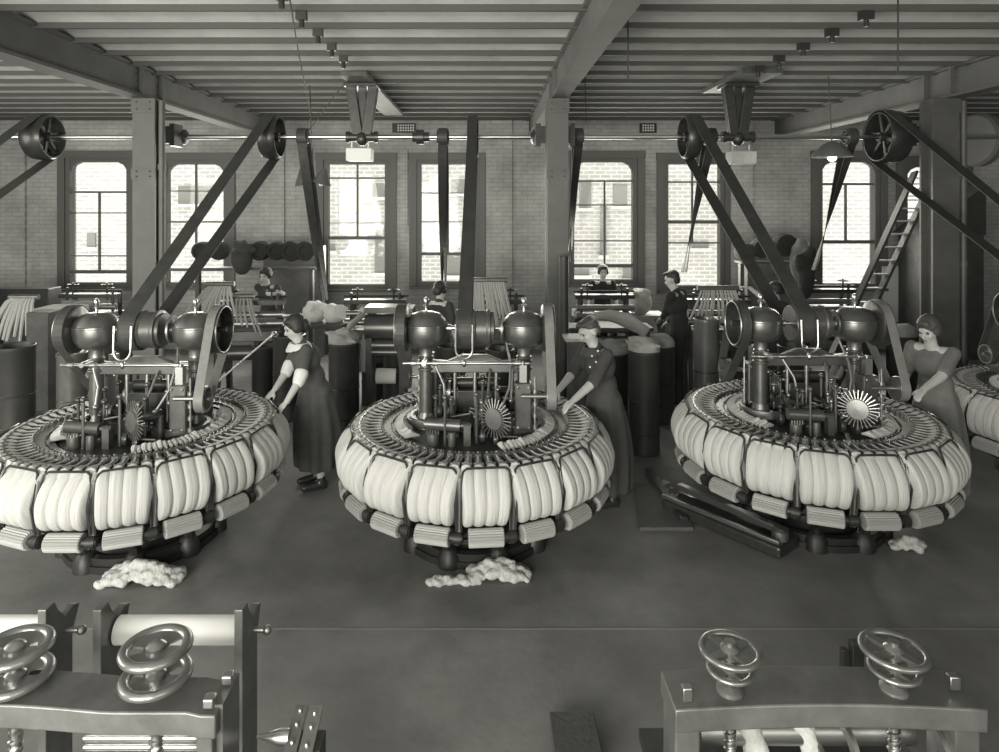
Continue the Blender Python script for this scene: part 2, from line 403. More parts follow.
for px, lab in ((360, 'white drip box hung below the left shaft hanger'), (741, 'grey drip box hung below the right shaft hanger')):
    c = P(px, 155 if px < 400 else 158, SY); m = MB(); m.box(c, (.3, .2, .15)); m.bar(c+V((-.1, 0, .05)), c+V((-.1, 0, .16)), .02, .01); m.bar(c+V((.1, 0, .05)), c+V((.1, 0, .16)), .02, .01)
    tag(m.build('drip_box', 'white_enamel' if px < 400 else 'wood_light', smooth=False, bevel=.01), lab, 'box', 'drip boxes under the shaft hangers')
for X, s, lab in ((-3.85, -1, 'bearing bracket on the back of the left column'), (.82, -1, 'bearing bracket on the back of the centre column'), (5.2, -1, 'bearing bracket on the back of the right column')):
    e = empty('shaft_bracket', (X, 7.75, 3.2), lab, 'bracket', 'shaft brackets on the columns')
    m = MB()
    for q in (-1, 1):
        m.box((X+q*.2, 7.74, SZ), (.06, .22, .26)); m.lathe((X+q*.2-.07, SY, SZ), [(.05, 0), (.09, .03), (.09, .11), (.05, .14)], (1, 0, 0), 14)
    m.box((X, 7.65, SZ), (.46, .04, .2)); m.build('bracket_arm', 'iron', e)
# ------------------------------------------------------------------ belts
def belt(label, xa, A, xb, B, wd, m='leather', group='flat leather drive belts', th=.008):
    (ya, za, ra), (yb, zb, rb) = A, B
    d = V((yb-ya, zb-za)); L = d.length; a = atan2(d.y, d.x); g = math.acos((ra-rb)/L)
    pts = []
    for k in range(17):      # round A (far side)
        t = a+g+(2*pi-2*g)*k/16; pts.append((0, ya+ra*cos(t), za+ra*sin(t), cos(t), sin(t)))
    for k in range(17):
        t = a-g+(2*g)*k/16; pts.append((1, yb+rb*cos(t), zb+rb*sin(t), cos(t), sin(t)))
    rs = []
    for (s, y, z, ny, nz) in pts:
        x = xb if s else xa
        rs.append([(x-wd/2, y+ny*.002, z+nz*.002), (x+wd/2, y+ny*.002, z+nz*.002), (x+wd/2, y+ny*th, z+nz*th), (x-wd/2, y+ny*th, z+nz*th)])
    o = MB().rings(rs, closed=True).build('drive_belt', m, smooth=False)
    return tag(o, label, 'belt', group)
CENT = [(-2.67, 5.16), (-.08, 5.22), (2.68, 5.44), (5.45, 6.05)]
DZ = 1.62
belt('wide leather belt slanting down from the ceiling shaft to the left comb', sx_(272), (SY, SZ, .268), CENT[0][0]-.08, (CENT[0][1], DZ, .155), .13)
belt('wide leather belt dropping straight from the ceiling shaft to the middle comb', sx_(473), (SY, SZ, .268), CENT[1][0]-.08, (CENT[1][1], DZ, .155), .11)
belt('wide leather belt slanting down from the ceiling shaft to the right comb', sx_(692), (SY, SZ, .268), CENT[2][0]-.08, (CENT[2][1], DZ, .155), .13)
belt('dark wide belt running down behind the right column out of view', 4.80, (SY, SZ, .318), 4.98, (5.2, 1.7, .16), .13)
belt('dark wide belt running down from the far left pulley out of view', sx_(43), (SY, SZ, .278), -5.5, (5.2, 1.7, .16), .15)
def twist_belt(label, px, bx, by, bY, wd=.11):
    X = sx_(px); b = P(bx, by, bY); m = MB()
    for s in (-1, 1):
        rs = []
        for k in range(25):
            t = k/24; p = V((X, SY+s*.1, SZ)).lerp(b+V((s*.025, 0, 0)), t); a = t*pi/2
            wv = V((cos(a), sin(a), 0))*wd/2; n = V((-sin(a), cos(a), 0))*.004
            rs.append([p-wv-n, p+wv-n, p+wv+n, p-wv+n])
        m.rings(rs)
    m.lathe((X-wd/2, SY, SZ), [(.102, 0), (.102, wd), (.11, wd), (.11, 0)], (1, 0, 0), 24, closed=True)
    return tag(m.build('drive_belt', 'leather', smooth=False), label, 'belt', 'narrow twisted drive belts')
twist_belt('narrow twisted belt dropping behind the woman at the left comb', 303, 325, 300, 8.6)
twist_belt('narrow twisted belt hanging before the third window to a low pulley', 443, 444, 292, 8.9)
twist_belt('narrow twisted belt hanging just right of the centre column', 578, 569, 262, 9.0)
twist_belt('narrow twisted belt crossing the window behind the man in dark suit', 710, 684, 272, 9.4)
twist_belt('narrow twisted belt slanting across the window beside the ladder', 850, 815, 270, 9.3)

# ------------------------------------------------------------------ noble comb
def rz(v, a): return V((v[0]*cos(a)-v[1]*sin(a), v[0]*sin(a)+v[1]*cos(a), v[2]))
GL = dict(label='', cat='')
NB = 18
def star(m1, m2, c, ax, r=.128):
    m1.lathe(V(c)-V(ax)*.012, [(.0, 0), (r*.58, 0), (r*.62, .012), (r*.58, .03), (0, .034)], ax, 28)
    z = V(ax).normalized(); x = z.cross(V((0, 0, 1))).normalized(); y = z.cross(x)
    for k in range(28):
        a = 2*pi*k/28; d = x*cos(a)+y*sin(a)
        m2.bar(V(c)+d*r*.6+z*.005, V(c)+d*r*1.12-z*.004, .007, .004, z)
def make_comb(label):
    e = empty('wool_comb', (0, 0, 0), label, 'wool combing machine', 'circular wool combing machines')
    O = V((0, 0, 0))
    # base: drum, foot ring, legs
    m = MB(); m.lathe(O, [(.36, .0), (.38, .05), (.34, .1), (.34, .55), (.45, .6), (.62, .7), (.6, .74)], n=40); m.build('pedestal', 'black_iron', e)
    m = MB(); m.annulus(O, .38, .56, 0, .05); m.annulus(O, .48, .54, .05, .1); m.build('foot_ring', 'black_iron', e)
    for k in range(9):
        a = k*2*pi/9+.35; m = MB(); d = V((sin(a), -cos(a), 0))
        m.tube([d*.5+V((0, 0, .05)), d*.56+V((0, 0, .2)), d*.86+V((0, 0, .38)), d*.98+V((0, 0, .44))], [.05, .035, .03, .028], 8)
        m.lathe(d*.52, [(.085, 0), (.08, .08), (.045, .13)], n=14); m.build('creel_bracket', 'black_iron', e)
    # comb ring deck
    m = MB(); m.annulus(O, .60, .73, .80, .86); m.annulus(O, .665, .735, .86, .872); m.annulus(O, .5, .61, .76, .835); m.build('comb_ring', 'grey_iron', e)
    m = MB(); m.annulus(O, .735, .93, .80, .852); m.build('conductor_deck', 'iron', e)
    m = MB()
    for k in range(96):
        a = 2*pi*k/96; m.cyl((.655*sin(a), -.655*cos(a), .86), (.655*sin(a), -.655*cos(a), .878), .006, n=5)
    o = m.build('ring_pins', 'steel', e); o['kind'] = 'stuff'
    m = MB(); m.lathe(O, [(.0, .72), (.5, .72), (.6, .78), (.58, .85), (0, .85)], n=48); m.build('inner_table', 'black_iron', e)
    # conductors and slivers (72), one mesh each, shared
    c = MB(); c.box((0, -.79, .868), (.046, .15, .010), (radians(-4), 0, 0)); c.box((0, -.735, .88), (.042, .012, .03)); c.ball((0, -.735, .905), .009, 8, 6)
    c.box((-.03, -.905, .875), (.006, .05, .04)); c.box((.03, -.905, .875), (.006, .05, .04)); c.box((0, -.905, .898), (.066, .012, .006))
    c0 = c.build('conductor', 'plate_iron', e)
    s = MB(); pr = [(-.74, .88), (-.83, .876), (-.872, .884), (-.94, .884), (-.975, .85)]
    rs = []
    for i, (yy, zz) in enumerate(pr):
        hw = (.006, .01, .026, .034, .034)[i]; hh = (.004, .006, .014, .017, .014)[i]
        rs.append([(hw*cos(q*pi/4), yy, zz+hh*sin(q*pi/4)) for q in range(8)])
    s0 = s.rings(rs).build('sliver', 'wool_soft', e)
    for k in range(72):
        a = radians(2.5+5*k+e.get('off', 0))
        cc = c0 if k == 0 else c0.copy(); ss = s0 if k == 0 else s0.copy()
        if k: COL.objects.link(cc); COL.objects.link(ss)
        cc.rotation_euler = (0, 0, a); ss.rotation_euler = (0, 0, a)
    # ball guards, rollers, couplings (18)
    g = MB(); hw = .154
    pts = [(-hw-.008, -1.0, .50), (-hw-.008, -1.03, .68), (-hw-.006, -1.0, .82), (-hw+.004, -.975, .872), (-hw+.03, -.965, .889), (0, -.968, .892), (hw-.03, -.965, .889), (hw-.004, -.975, .872), (hw+.006, -1.0, .82), (hw+.008, -1.03, .68), (hw+.008, -1.0, .50)]
    g.tube(pts, .0085, 6); g0 = g.build('ball_guard', 'iron', e)
    b = MB(); b.box((0.17, -.985, .64), (.036, .012, .40)); b.tube([(.17, -.985, .48), (.17, -.98, .42)], .02, 8); b0 = b.build('guard_post', 'dull_steel', e)
    r = MB(); n = 44; L = .115
    ring = lambda x, sc: [(x, -1.0+(.051+.007*(k % 2))*sc*cos(2*pi*k/n), .455+(.051+.007*(k % 2))*sc*sin(2*pi*k/n)) for k in range(n)]
    r.rings([ring(-L, .9), ring(-L+.006, 1), ring(L-.006, 1), ring(L, .9)])
    r0 = r.build('ribbed_roller', 'roller_ribbed', e, smooth=False)
    k_ = MB(); k_.cyl((.115, -1.0, .455), (.2, -.99, .455), .03, n=10); k_.cyl((.14, -1.0, .455), (.19, -.99, .455), .042, n=10); k_.box((.165, -.93, .45), (.03, .2, .05)); k0 = k_.build('roller_coupling', 'black_iron', e)
    for k in range(NB):
        a = 2*pi*k/NB
        for q in (g0, b0, r0, k0):
            x = q if k == 0 else q.copy()
            if k: COL.objects.link(x)
            x.rotation_euler = (0, 0, a)
    m = MB(); m.annulus(O, .95, .975, .40, .43); m.annulus(O, .80, .82, .40, .43); m.build('creel_ring', 'black_iron', e)
    # posts with bowls (180 degree symmetric works)
    for s in (-1, 1):
        X = .39*s
        p = MB(); p.cyl((X, 0, .78), (X, 0, 1.47), .055, .05, 20); p.lathe((X, 0, .84), [(.13, 0), (.12, .04), (.075, .06), (.06, .12)], n=20)
        p.torus((X, 0, 1.30), .055, .012); p.torus((X, 0, 1.36), .055, .01); p.build('post', 'grey_iron', e)
        bw = MB(); z0 = DZ
        bw.lathe((X, 0, z0), [(.05, -.15), (.09, -.145), (.132, -.12), (.16, -.075), (.170, -.02), (.170, .022), (.174, .027), (.174, .037), (.166, .041), (.152, .075), (.115, .112), (.065, .13), (.02, .134)], n=36)
        b1 = bw.build('bevel_gear_casing', 'copper_bowl', e)
        f = MB(); f.lathe((X, 0, z0+.13), [(.012, 0), (.012, .03), (.022, .035), (.024, .05), (.012, .062), (.02, .075), (.018, .1), (.008, .115)], n=12); f.build('oil_cup', 'steel', b1)
        nk = MB(); nk.lathe((X, 0, z0-.185), [(.055, -.06), (.062, -.05), (.062, -.04), (.052, -.03), (.05, .02), (.06, .04)], n=20); nk.build('collar', 'dull_steel', b1)
        # outer cup pulley and its low partner with a belt
        XP = s*.575
        pu = MB(); pu.lathe((XP-.045*s, 0, z0), [(.03, 0), (.17, .0), (.185, .01), (.185, .09), (.172, .09), (.165, .02), (.03, .025)], (s, 0, 0), 40); pu.cyl((XP-.1*s, 0, z0), (XP+.06*s, 0, z0), .022, n=12)
        pu.build('cup_pulley', 'iron', e)
        rm = MB(); rm.torus((XP+.045*s, 0, z0), .178, .007, (1, 0, 0), 40, 8); rm.build('pulley_rim', 'dull_steel', e)
        yl, zl = -.29*s, 1.16
        lp = MB(); lp.lathe((XP-.035*s, yl, zl), [(.02, 0), (.088, 0), (.092, .01), (.092, .07), (.08, .07), (.075, .02), (.02, .03)], (s, 0, 0), 28); lp.cyl((XP-.22*s, yl, zl), (XP+.05*s, yl, zl), .016, n=10)
        lp.build('driven_pulley', 'dull_steel', e)
        d = V((yl, zl-z0)); L = d.length; a = atan2(d.y, d.x); gg = math.acos((.187-.094)/L); rs = []
        for k in range(34):
            if k < 17: t = a+gg+(2*pi-2*gg)*k/16; y, z = .187*cos(t), z0+.187*sin(t)
            else: t = a-gg+2*gg*(k-17)/16; y, z = yl+.094*cos(t), zl+.094*sin(t)
            ny, nz = cos(t)*.006, sin(t)*.006; w2 = .034
            rs.append([(XP-w2, y, z), (XP+w2, y, z), (XP+w2, y+ny, z+nz), (XP-w2, y+ny, z+nz)])
        MB().rings(rs, closed=True).build('transfer_belt', 'leather_light' if s > 0 else 'leather', e, smooth=False)
        # gear box column
        gx = .37*s; gy = -.21*s
        gb = MB(); gb.box((gx, gy, 1.07), (.125, .12, .36)); gb.build('gear_box', 'grey_iron', e, bevel=.012, smooth=False)
        gb = MB(); gb.box((gx, gy, 1.31), (.055, .06, .14)); gb.cyl((gx, gy, 1.2), (gx, gy, 1.40), .015, n=10)
        for q in range(4): gb.cyl((gx+.09*s, gy-.04, .9+q*.09), (gx+.09*s, gy-.04, .93+q*.09), .022, n=10)
        gb.cyl((gx+.09*s, gy-.04, .84), (gx+.09*s, gy-.04, 1.3), .009, n=8); gb.build('gear_spindle', 'dull_steel', e)
        gt = MB()
        for q in (-.04, .04):
            for zz in (.92, 1.22): gt.ball((gx+q, gy-.064, zz), .01, 8, 6)
        gt.build('box_bolts', 'steel', e)
        ft = MB(); ft.lathe((gx, gy, .84), [(.12, 0), (.115, .03), (.08, .05)], n=18); ft.build('gear_foot', 'iron', e)
        for q in range(6):
            an = q*pi/3; ft = None
        # small circle with pins
        sc = MB(); sc.annulus((s*.33, -.08*s, .88), .15, .22, -.02, .02, 40); sc.annulus((s*.33, -.08*s, .88), .17, .2, .02, .035, 40); sc.build('small_circle', 'dull_steel' if s < 0 else 'grey_iron', e)
        # star wheel
        m1, m2 = MB(), MB(); ax = V((-.6*s, -.8*s, .05)).normalized(); c = V((.15*s, -.47*s, 1.05))
        star(m1, m2, c, ax); w1 = m1.build('star_wheel', 'plate_iron', e); m2.build('wheel_teeth', 'dull_steel', w1)
        sh = MB(); sh.cyl(c, c-ax*.2, .014, n=10); sh.cyl(c-ax*.2, (c-ax*.2)*1+V((0, 0, -.25)), .02, n=10); sh.build('wheel_stand', 'iron', e)
        # horizontal drawing-off cylinder with pots and small knobs
        cy = MB(); cy.cyl((-.36*s, -.42*s, 1.0), (-.1*s, -.44*s, .99), .042, n=16); cy.cyl((-.1*s, -.44*s, .99), (-.02*s, -.44*s, .99), .02, n=10); cy.box((-.05*s, -.44*s, .9), (.05, .06, .2)); cy.build('draw_off_roller', 'grey_iron', e)
        pt = MB(); pt.cyl((-.3*s, -.43*s, .82), (-.3*s, -.43*s, .93), .045, n=14)
        for q in range(5): pt.cyl((-.34*s+q*.02*s, -.45*s, .93), (-.34*s+q*.02*s, -.45*s, .96), .006, n=6)
        pt.cyl((-.16*s, -.46*s, .82), (-.16*s, -.46*s, .95), .03, n=12); pt.build('grease_pot', 'plate_iron', e)
        # wool fringe lying inside the ring
        wf = MB()
        for q in range(34):
            a = radians(20)+radians(105)*q/33+(0 if s > 0 else pi); d = V((sin(a), -cos(a), 0)); r0_ = random.uniform(.50, .54)
            wf.tube([d*r0_+V((0, 0, .868)), d*.57+V((0, 0, .882+random.uniform(0, .012))), d*.63+V((0, 0, .875))], [.008, random.uniform(.018, .026), .012], 7)
        wf.build('wool_fringe', 'wool_soft', e)
        # clutter of rods, cocks and cranks
        for q in range(20):
            r1 = random.Random(q*7+3)
            x, y = r1.uniform(-.38, .38), r1.uniform(.0, .5)*-s
            if abs(x) > .3 and abs(y) < .2: x *= .5
            hh = r1.uniform(.12, .42); cl = MB()
            cl.cyl((x, y, .79), (x, y, .8+hh), .011, n=8); cl.ball((x, y, .8+hh), .021, 10, 7)
            if q % 2: cl.cyl((x, y, .8+hh*.6), (x+r1.uniform(-.16, .16), y+r1.uniform(-.1, .1), .8+hh*.7), .009, n=8)
            if q % 3 == 0: cl.lathe((x-.02, y, .8+hh*.5), [(.05, 0), (.055, .01), (.05, .035), (.02, .04)], (1, 0, 0), 16)
            if q % 3 == 1: cl.box((x, y, .83), (.09, .07, .08))
            cl.build('crank_spindle', ('iron', 'dull_steel', 'grey_iron')[q % 3], e)
    # bridge casting, shaft, drum, fork, rod
    m = MB(); m.prism([(-.36, 1.27), (-.36, 1.37), (-.22, 1.36), (-.1, 1.41), (.1, 1.41), (.22, 1.36), (.36, 1.37), (.36, 1.27)], 'Y', -.03, .03); m.build('bridge', 'grey_iron', e, bevel=.008, smooth=False)
    m = MB()
    for xx in (-.16, .0, .17):
        m.cyl((xx, .02, .79), (xx, .02, 1.28), .017, n=10)
    m.build('bridge_stanchion', 'dull_steel', e)
    m = MB(); m.cyl((-.62, 0, DZ), (.62, 0, DZ), .018, n=14); m.cyl((-.24, 0, DZ), (-.19, 0, DZ), .03, n=14); m.build('main_shaft', 'steel', e)
    m = MB(); m.lathe((-.15, 0, DZ), [(.02, 0), (.145, 0), (.15, .01), (.15, .15), (.142, .16), (.142, .24), (.15, .25), (.15, .27), (.13, .275), (.13, .3), (.03, .31)], (1, 0, 0), 40); m.build('drive_drum', 'grey_iron', e)
    m = MB(); m.annulus((.21, 0, DZ), .085, .11, -.008, .008, 32, (1, 0, 0)); m.cyl((.19, 0, DZ), (.24, 0, DZ), .05, n=16); m.annulus((.215, 0, DZ), .03, .09, -.003, .003, 24, (1, 0, 0)); m.build('flange_pulley', 'dull_steel', e)
    fk = [(-.145, -.19, DZ+.06)]+[(-.145, -.2, DZ-.1)]+[(-.08-.065*cos(t*pi/8), -.2, DZ-.13-.07*sin(t*pi/8)) for t in range(9)]+[(-.015, -.2, DZ-.1), (-.015, -.19, DZ+.06)]
    m = MB(); m.tube(fk, .0085, 8); m.cyl((-.08, -.2, DZ-.2), (-.08, -.19, 1.36), .008, n=8); m.ball((-.08, -.19, 1.385), (.02, .02, .03), 10, 8); m.build('belt_fork', 'steel', e)
    m = MB(); m.cyl((-.55, -.19, 1.385), (.42, -.19, 1.385), .011, n=10)
    for xx in (-.47, -.3, .33): m.cyl((xx-.02, -.19, 1.385), (xx+.02, -.19, 1.385), .022, n=12)
    m.cyl((-.39, 0, 1.385), (-.39, -.2, 1.385), .02, n=10); m.build('shifter_rod', 'steel', e)
    for (x0, y0, z0_, x1, y1, z1) in ((-.3, -.19, 1.37, -.22, -.3, 1.1), (.28, -.1, 1.34, .2, -.25, 1.05), (.12, -.05, 1.3, .02, -.3, .95), (.25, 0, 1.5, .28, -.2, 1.1)):
        m = MB(); m.tube([(x0, y0, z0_), ((x0+x1)/2+.03, (y0+y1)/2, (z0_+z1)/2), (x1, y1, z1)], .01, 8)
        m.ball((x1, y1, z1), .02, 8, 6); m.build('link_rod', 'dull_steel', e)
    m = MB()
    m.box((0, .08, 1.02), (.3, .14, .2)); m.box((-.12, -.1, .88), (.2, .2, .14)); m.cyl((.02, -.18, 1.0), (.2, -.18, 1.0), .05, n=16); m.cyl((-.15, .1, 1.16), (.2, .1, 1.16), .04, n=14)
    m.build('crosshead', 'iron', e, bevel=.01)
    for q in range(7):
        r1 = random.Random(q*13+1); x, y, z = r1.uniform(-.28, .28), r1.uniform(-.35, .35), r1.uniform(.93, 1.15); rr = r1.uniform(.04, .09)
        m = MB(); ax = (1, 0, 0) if q % 2 else (.3, 1, 0); m.lathe((x, y, z), [(.012, -.03), (.02, -.03), (.02, 0), (rr, 0), (rr, .02), (.02, .02), (.02, .04), (.01, .04)], ax, 24); m.cyl((x, y, .86), (x, y, z), .014, n=8); m.build('gear_wheel', ('iron', 'dull_steel')[q % 2], e)
    return e
comb = make_comb('left circular wool comb ringed with white wool balls and topped by two round casings')
comb.location = (*CENT[0], 0)
comb2 = copy_tree(comb, (*CENT[1], 0), 0, 'middle circular wool comb ringed with white wool balls, attended by the short-haired operator')
comb3 = copy_tree(comb, (*CENT[2], 0), 0, 'right circular wool comb ringed with white wool balls, attended by the woman in grey')
comb4 = copy_tree(comb, (*CENT[3], 0), 0, 'fourth circular wool comb cut off by the right edge of the picture')
OFF = [0, radians(5), 0, radians(3)]
def ring_turn(c, a):
    for k in kids(c):
        if k.name.split('.')[0] in ('ball_guard', 'guard_post', 'ribbed_roller', 'roller_coupling', 'conductor', 'sliver'):
            k.rotation_euler.z += a
ring_turn(comb2, OFF[1]); ring_turn(comb4, OFF[3])

# wool balls
def ball_mesh(seed, lean=0):
    rd = random.Random(seed); NU, NP = 49, 44; rs = []
    gj = [rd.uniform(-.004, .004) for _ in range(3)]
    for i in range(NU):
        u = i/(NU-1); x = -.155+.31*u
        lob = abs(sin(pi*4*(u+gj[int(min(u*3, 2))])))**.4
        edge = min(1, min(u, 1-u)/.07); ed = sqrt(max(0, 1-(1-edge)**2)); ed = max(ed, .02)
        sc = (.905+.095*lob)
        wob = rd.uniform(-.0015, .0015)
        ring = []
        for k in range(NP):
            t = 2*pi*k/NP; c, s_ = cos(t), sin(t); n = 2.5
            ry = .185; rz_ = .195
            q = (abs(c)**n+abs(s_)**n)**(-1/n)
            yy = -c*q*(ry-.035*(1-ed))*sc+wob; zz = s_*q*(rz_-.03*(1-ed))*(sc if s_ < .6 else .9+.1*lob)
            # strands sag outwards low on the outer face
            if c > 0: yy -= .022*c*(1-s_)*.5
            if zz > 0 and c > 0: yy *= 1-.30*(zz/rz_)**1.5
            if yy > -.05: zz = min(zz, .17-(yy+.05)*.9)
            xx = x*(1+.05*sin(t*1.0+.5))+lean*zz+.004*sin(3*t+seed)
            ring.append((xx, yy, zz+.2))
        rs.append(ring)
    # spiral-wound ends: concentric steps
    def endcap(ring, sgn):
        out = []; cy = sum(p[1] for p in ring)/len(ring); cz = sum(p[2] for p in ring)/len(ring)
        for j in range(1, 9):
            f = 1-j/9; xx = ring[0][0]
            out.append([(p[0]+sgn*.004*(j % 2)+sgn*.002, cy+(p[1]-cy)*f, cz+(p[2]-cz)*f) for p in ring])
        return out
    a = endcap(rs[0], -1); b = endcap(rs[-1], 1)
    return MB().rings(a[::-1]+rs+b)
BM = []
for sd, ln in ((1, 0), (2, .04), (3, -.05), (4, .1), (5, -.1)):
    BM.append(ball_mesh(sd, ln))
ORD = ['first', 'second', 'third', 'fourth', 'fifth', 'sixth', 'seventh', 'eighth', 'ninth', 'tenth', 'eleventh', 'twelfth', 'thirteenth', 'fourteenth']
first = {}
WHO = ['left', 'middle', 'right', 'cut-off fourth']
for ci, (cx, cy) in enumerate(CENT):
    view = atan2(-cx, cy)      # bearing of the camera seen from the comb, measured from -Y
    view = atan2(0-cx, cy)
    lst = []
    for k in range(NB):
        a = 2*pi*k/NB+OFF[ci]
        a = (a+pi) % (2*pi)-pi
        d = (a-view+pi) % (2*pi)-pi
        if abs(d) < radians(112): lst.append((d, a))
    lst.sort()
    if ci == 3: lst = lst[:6]
    for j, (d, a) in enumerate(lst):
        v = random.Random(ci*31+j).choice((0, 0, 1, 2, 3, 4))
        if ci == 0: v = (0, 1, 0, 3, 3, 0, 1, 4, 2, 3, 0, 0, 0)[j % 13]
        R_ = .885
        loc = V((cx+R_*sin(a), cy-R_*cos(a), .502))
        if v not in first:
            o = BM[v].build('wool_ball', 'wool', smooth=True, loc=(0, 0, 0), angle=60); first[v] = o
        else: o = first[v].copy(); COL.objects.link(o)
        o.location = loc; o.rotation_euler = (0, 0, a)
        rs_ = random.Random(j+ci*9); o.scale = (1+rs_.uniform(-.03, .04), 1+rs_.uniform(-.03, .04), 1+rs_.uniform(-.02, .015))
        tag(o, 'white wound wool ball, %s from the left along the %s comb rim' % (ORD[j], WHO[ci]), 'wool ball', 'wool balls on the %s comb' % WHO[ci])

# ------------------------------------------------------------------ people
def remesh(mb, name, m, vox, parent=None, loc=None, sm=3, ang=180):
    o = mb.build('tmp', m, None, True, loc=(0, 0, 0))
    r = o.modifiers.new('r', 'REMESH'); r.mode = 'VOXEL'; r.voxel_size = vox
    s = o.modifiers.new('s', 'SMOOTH'); s.factor = .5; s.iterations = sm
    dg = bpy.context.evaluated_depsgraph_get(); me = bpy.data.meshes.new_from_object(o.evaluated_get(dg))
    bpy.data.objects.remove(o, do_unlink=True)
    base = wloc(parent) if parent else V(loc)
    me.transform(Matrix.Translation(-base)); me.shade_smooth(); me.name = name
    if not me.materials: me.materials.append(M[m])
    n = bpy.data.objects.new(name, me); COL.objects.link(n)
    if parent: n.parent = parent
    else: n.location = base
    return n
def cap(mb, a, b, r0, r1, n=14):
    a = V(a); b = V(b); mb.cyl(a, b, r0, r1, n); mb.ball(a, r0*1.0, n, 9); mb.ball(b, r1*1.0, n, 9)
def hand(mb, w, d, up, L=.17, curl=.5, side=1):
    d = d.normalized(); n = (up-d*up.dot(d)).normalized(); x = d.cross(n)
    R = Matrix((x, d, n)).transposed()
    mb.ball(w+d*.045, (.036, .05, .017), 12, 8, R)
    for k, (o, l) in enumerate(((-.027, .068), (-.009, .078), (.009, .073), (.027, .058))):
        p = w+d*.075+x*o; q = p+d*l*.5-n*l*.12; e = q+d*l*.35-n*l*.4*curl
        cap(mb, p, q, .0095, .0088, 8); cap(mb, q, e, .0088, .0075, 8)
    p = w+d*.025-x*side*.025; q = p+d*.03-x*side*.03-n*.01; e = q+d*.03-x*side*.005-n*.012
    cap(mb, p, q, .012, .0105, 8); cap(mb, q, e, .0105, .0085, 8)
def ik(s, h, l1, l2, pole):
    d = h-s; L = d.length
    if L > (l1+l2)*.985: h = s+d*((l1+l2)*.985/L); d = h-s; L = d.length
    a = (l1*l1-l2*l2+L*L)/(2*L); hh = sqrt(max(0, l1*l1-a*a)); u = d.normalized()
    p = (pole-u*pole.dot(u)).normalized()
    return s+u*a+p*hh, h
def person(label, x, y, ang, Ht, lean, pitch, hl, hr, hair='bun', dress='cloth_dark', skirt=True, sleeve=.9, collar=None, cuffs=False, hm='hair', neck=.0, turn=0, hem=.18, trousers=False, vox=.0095, hand_on=True, long_sleeve=False):
    k = Ht/1.65; base = V((x, y, 0)); f = V((cos(ang), sin(ang), 0)); r = V((sin(ang), -cos(ang), 0)); u = V((0, 0, 1))
    Q = lambda a, b, c: base+(r*a+f*b+u*c)*k
    pel = Q(0, 0, .90); wai = Q(0, lean*.25/k, 1.03); che = Q(0, lean*.6/k, 1.22); nk = Q(0, lean*.95/k, 1.38)
    shs = [Q(s*.165, lean*.85/k, 1.34) for s in (-1, 1)]
    B = MB()
    # torso
    R0 = Matrix((r, f, u)).transposed()
    B.ball(pel, V((.155, .11, .12))*k, 18, 12, R0); B.ball(wai, V((.125, .095, .13))*k, 18, 12, R0); B.ball(che, V((.15, .105, .15))*k, 18, 12, R0)
    for s in shs: cap(B, che.lerp(s, .3)+u*.06*k, s, .06*k, .05*k)
    hf = (f*cos(turn)+r*sin(turn)); hr_ = (r*cos(turn)-f*sin(turn))
    hd = nk+u*.155*k+f*(.03+.05*sin(pitch))*k-u*.02*sin(pitch)*k
    cap(B, nk-u*.02*k, hd-u*.05*k, .052*k, .047*k)
    hz = (u*cos(pitch)+hf*sin(pitch)); hy = (hf*cos(pitch)-u*sin(pitch)); HR = Matrix((hr_, hy, hz)).transposed()
    Hq = lambda a, b, c: hd+(hr_*a+hy*b+hz*c)*k
    B.ball(Hq(0, -.005, .025), V((.072, .090, .088))*k, 20, 14, HR)
    B.ball(Hq(0, .028, -.03), V((.058, .062, .075))*k, 18, 12, HR)
    B.ball(Hq(0, .052, -.085), V((.03, .028, .025))*k, 12, 8, HR)          # chin
    cap(B, Hq(0, .088, .012), Hq(0, .108, -.026), .008*k, .013*k, 10)       # nose
    B.ball(Hq(0, .086, .03), V((.045, .012, .01))*k, 12, 8, HR)             # brow
    B.ball(Hq(0, .085, -.058), V((.024, .01, .011))*k, 10, 8, HR)           # lips
    for s in (-1, 1): B.ball(Hq(s*.074, -.005, -.008), V((.012, .02, .03))*k, 10, 8, HR); B.ball(Hq(s*.035, .066, -.025), V((.022, .02, .022))*k, 10, 8, HR)
    # legs
    fl = [Q(s*.09, -.01, .08) for s in (-1, 1)]
    for s, ft in zip((-1, 1), fl):
        hp = Q(s*.085, 0, .86); kn = Q(s*.09, .03, .47)
        cap(B, hp, kn, .085*k, .058*k); cap(B, kn, ft, .056*k, .038*k); cap(B, ft-u*.03*k, ft+f*.15*k-u*.045*k, .038*k, .03*k)
    arms = []
    for s, hnd, sh in ((-1, hl, shs[0]), (1, hr, shs[1])):
        if hnd is None: hnd = sh+r*s*.06*k-u*.5*k+f*.08*k
        hnd = V(hnd); pole = r*s*.3-u*.9-f*.25
        el, wr = ik(sh, hnd, .27*k, .235*k, pole); arms.append((sh, el, wr))
        cap(B, sh, el, .048*k, .041*k); cap(B, el, wr, .041*k, .027*k)
        dd = (wr-el).normalized(); dd = (dd*.7+f*.4-u*.25).normalized(); hand(B, wr, dd, u, curl=.6, side=s)
    body = remesh(B, 'person', 'skin', vox, None, base); tag(body, label, 'person')
    # clothing
    C = MB(); g = .016*k
    top = che+u*(.07-neck)*k
    C.ball(pel, V((.17, .128, .13))*k, 20, 12, R0); C.ball(wai, V((.142, .112, .15))*k, 20, 12, R0); C.ball(che, V((.168, .128, .155))*k, 20, 12, R0)
    for s in shs: cap(C, che.lerp(s, .35)+u*(.04-neck*.5)*k, s-u*.012*k-(s-che).normalized()*.012, .058*k, .056*k)
    if not neck: cap(C, nk-u*.05*k, nk+u*.005*k, .07*k, .056*k)
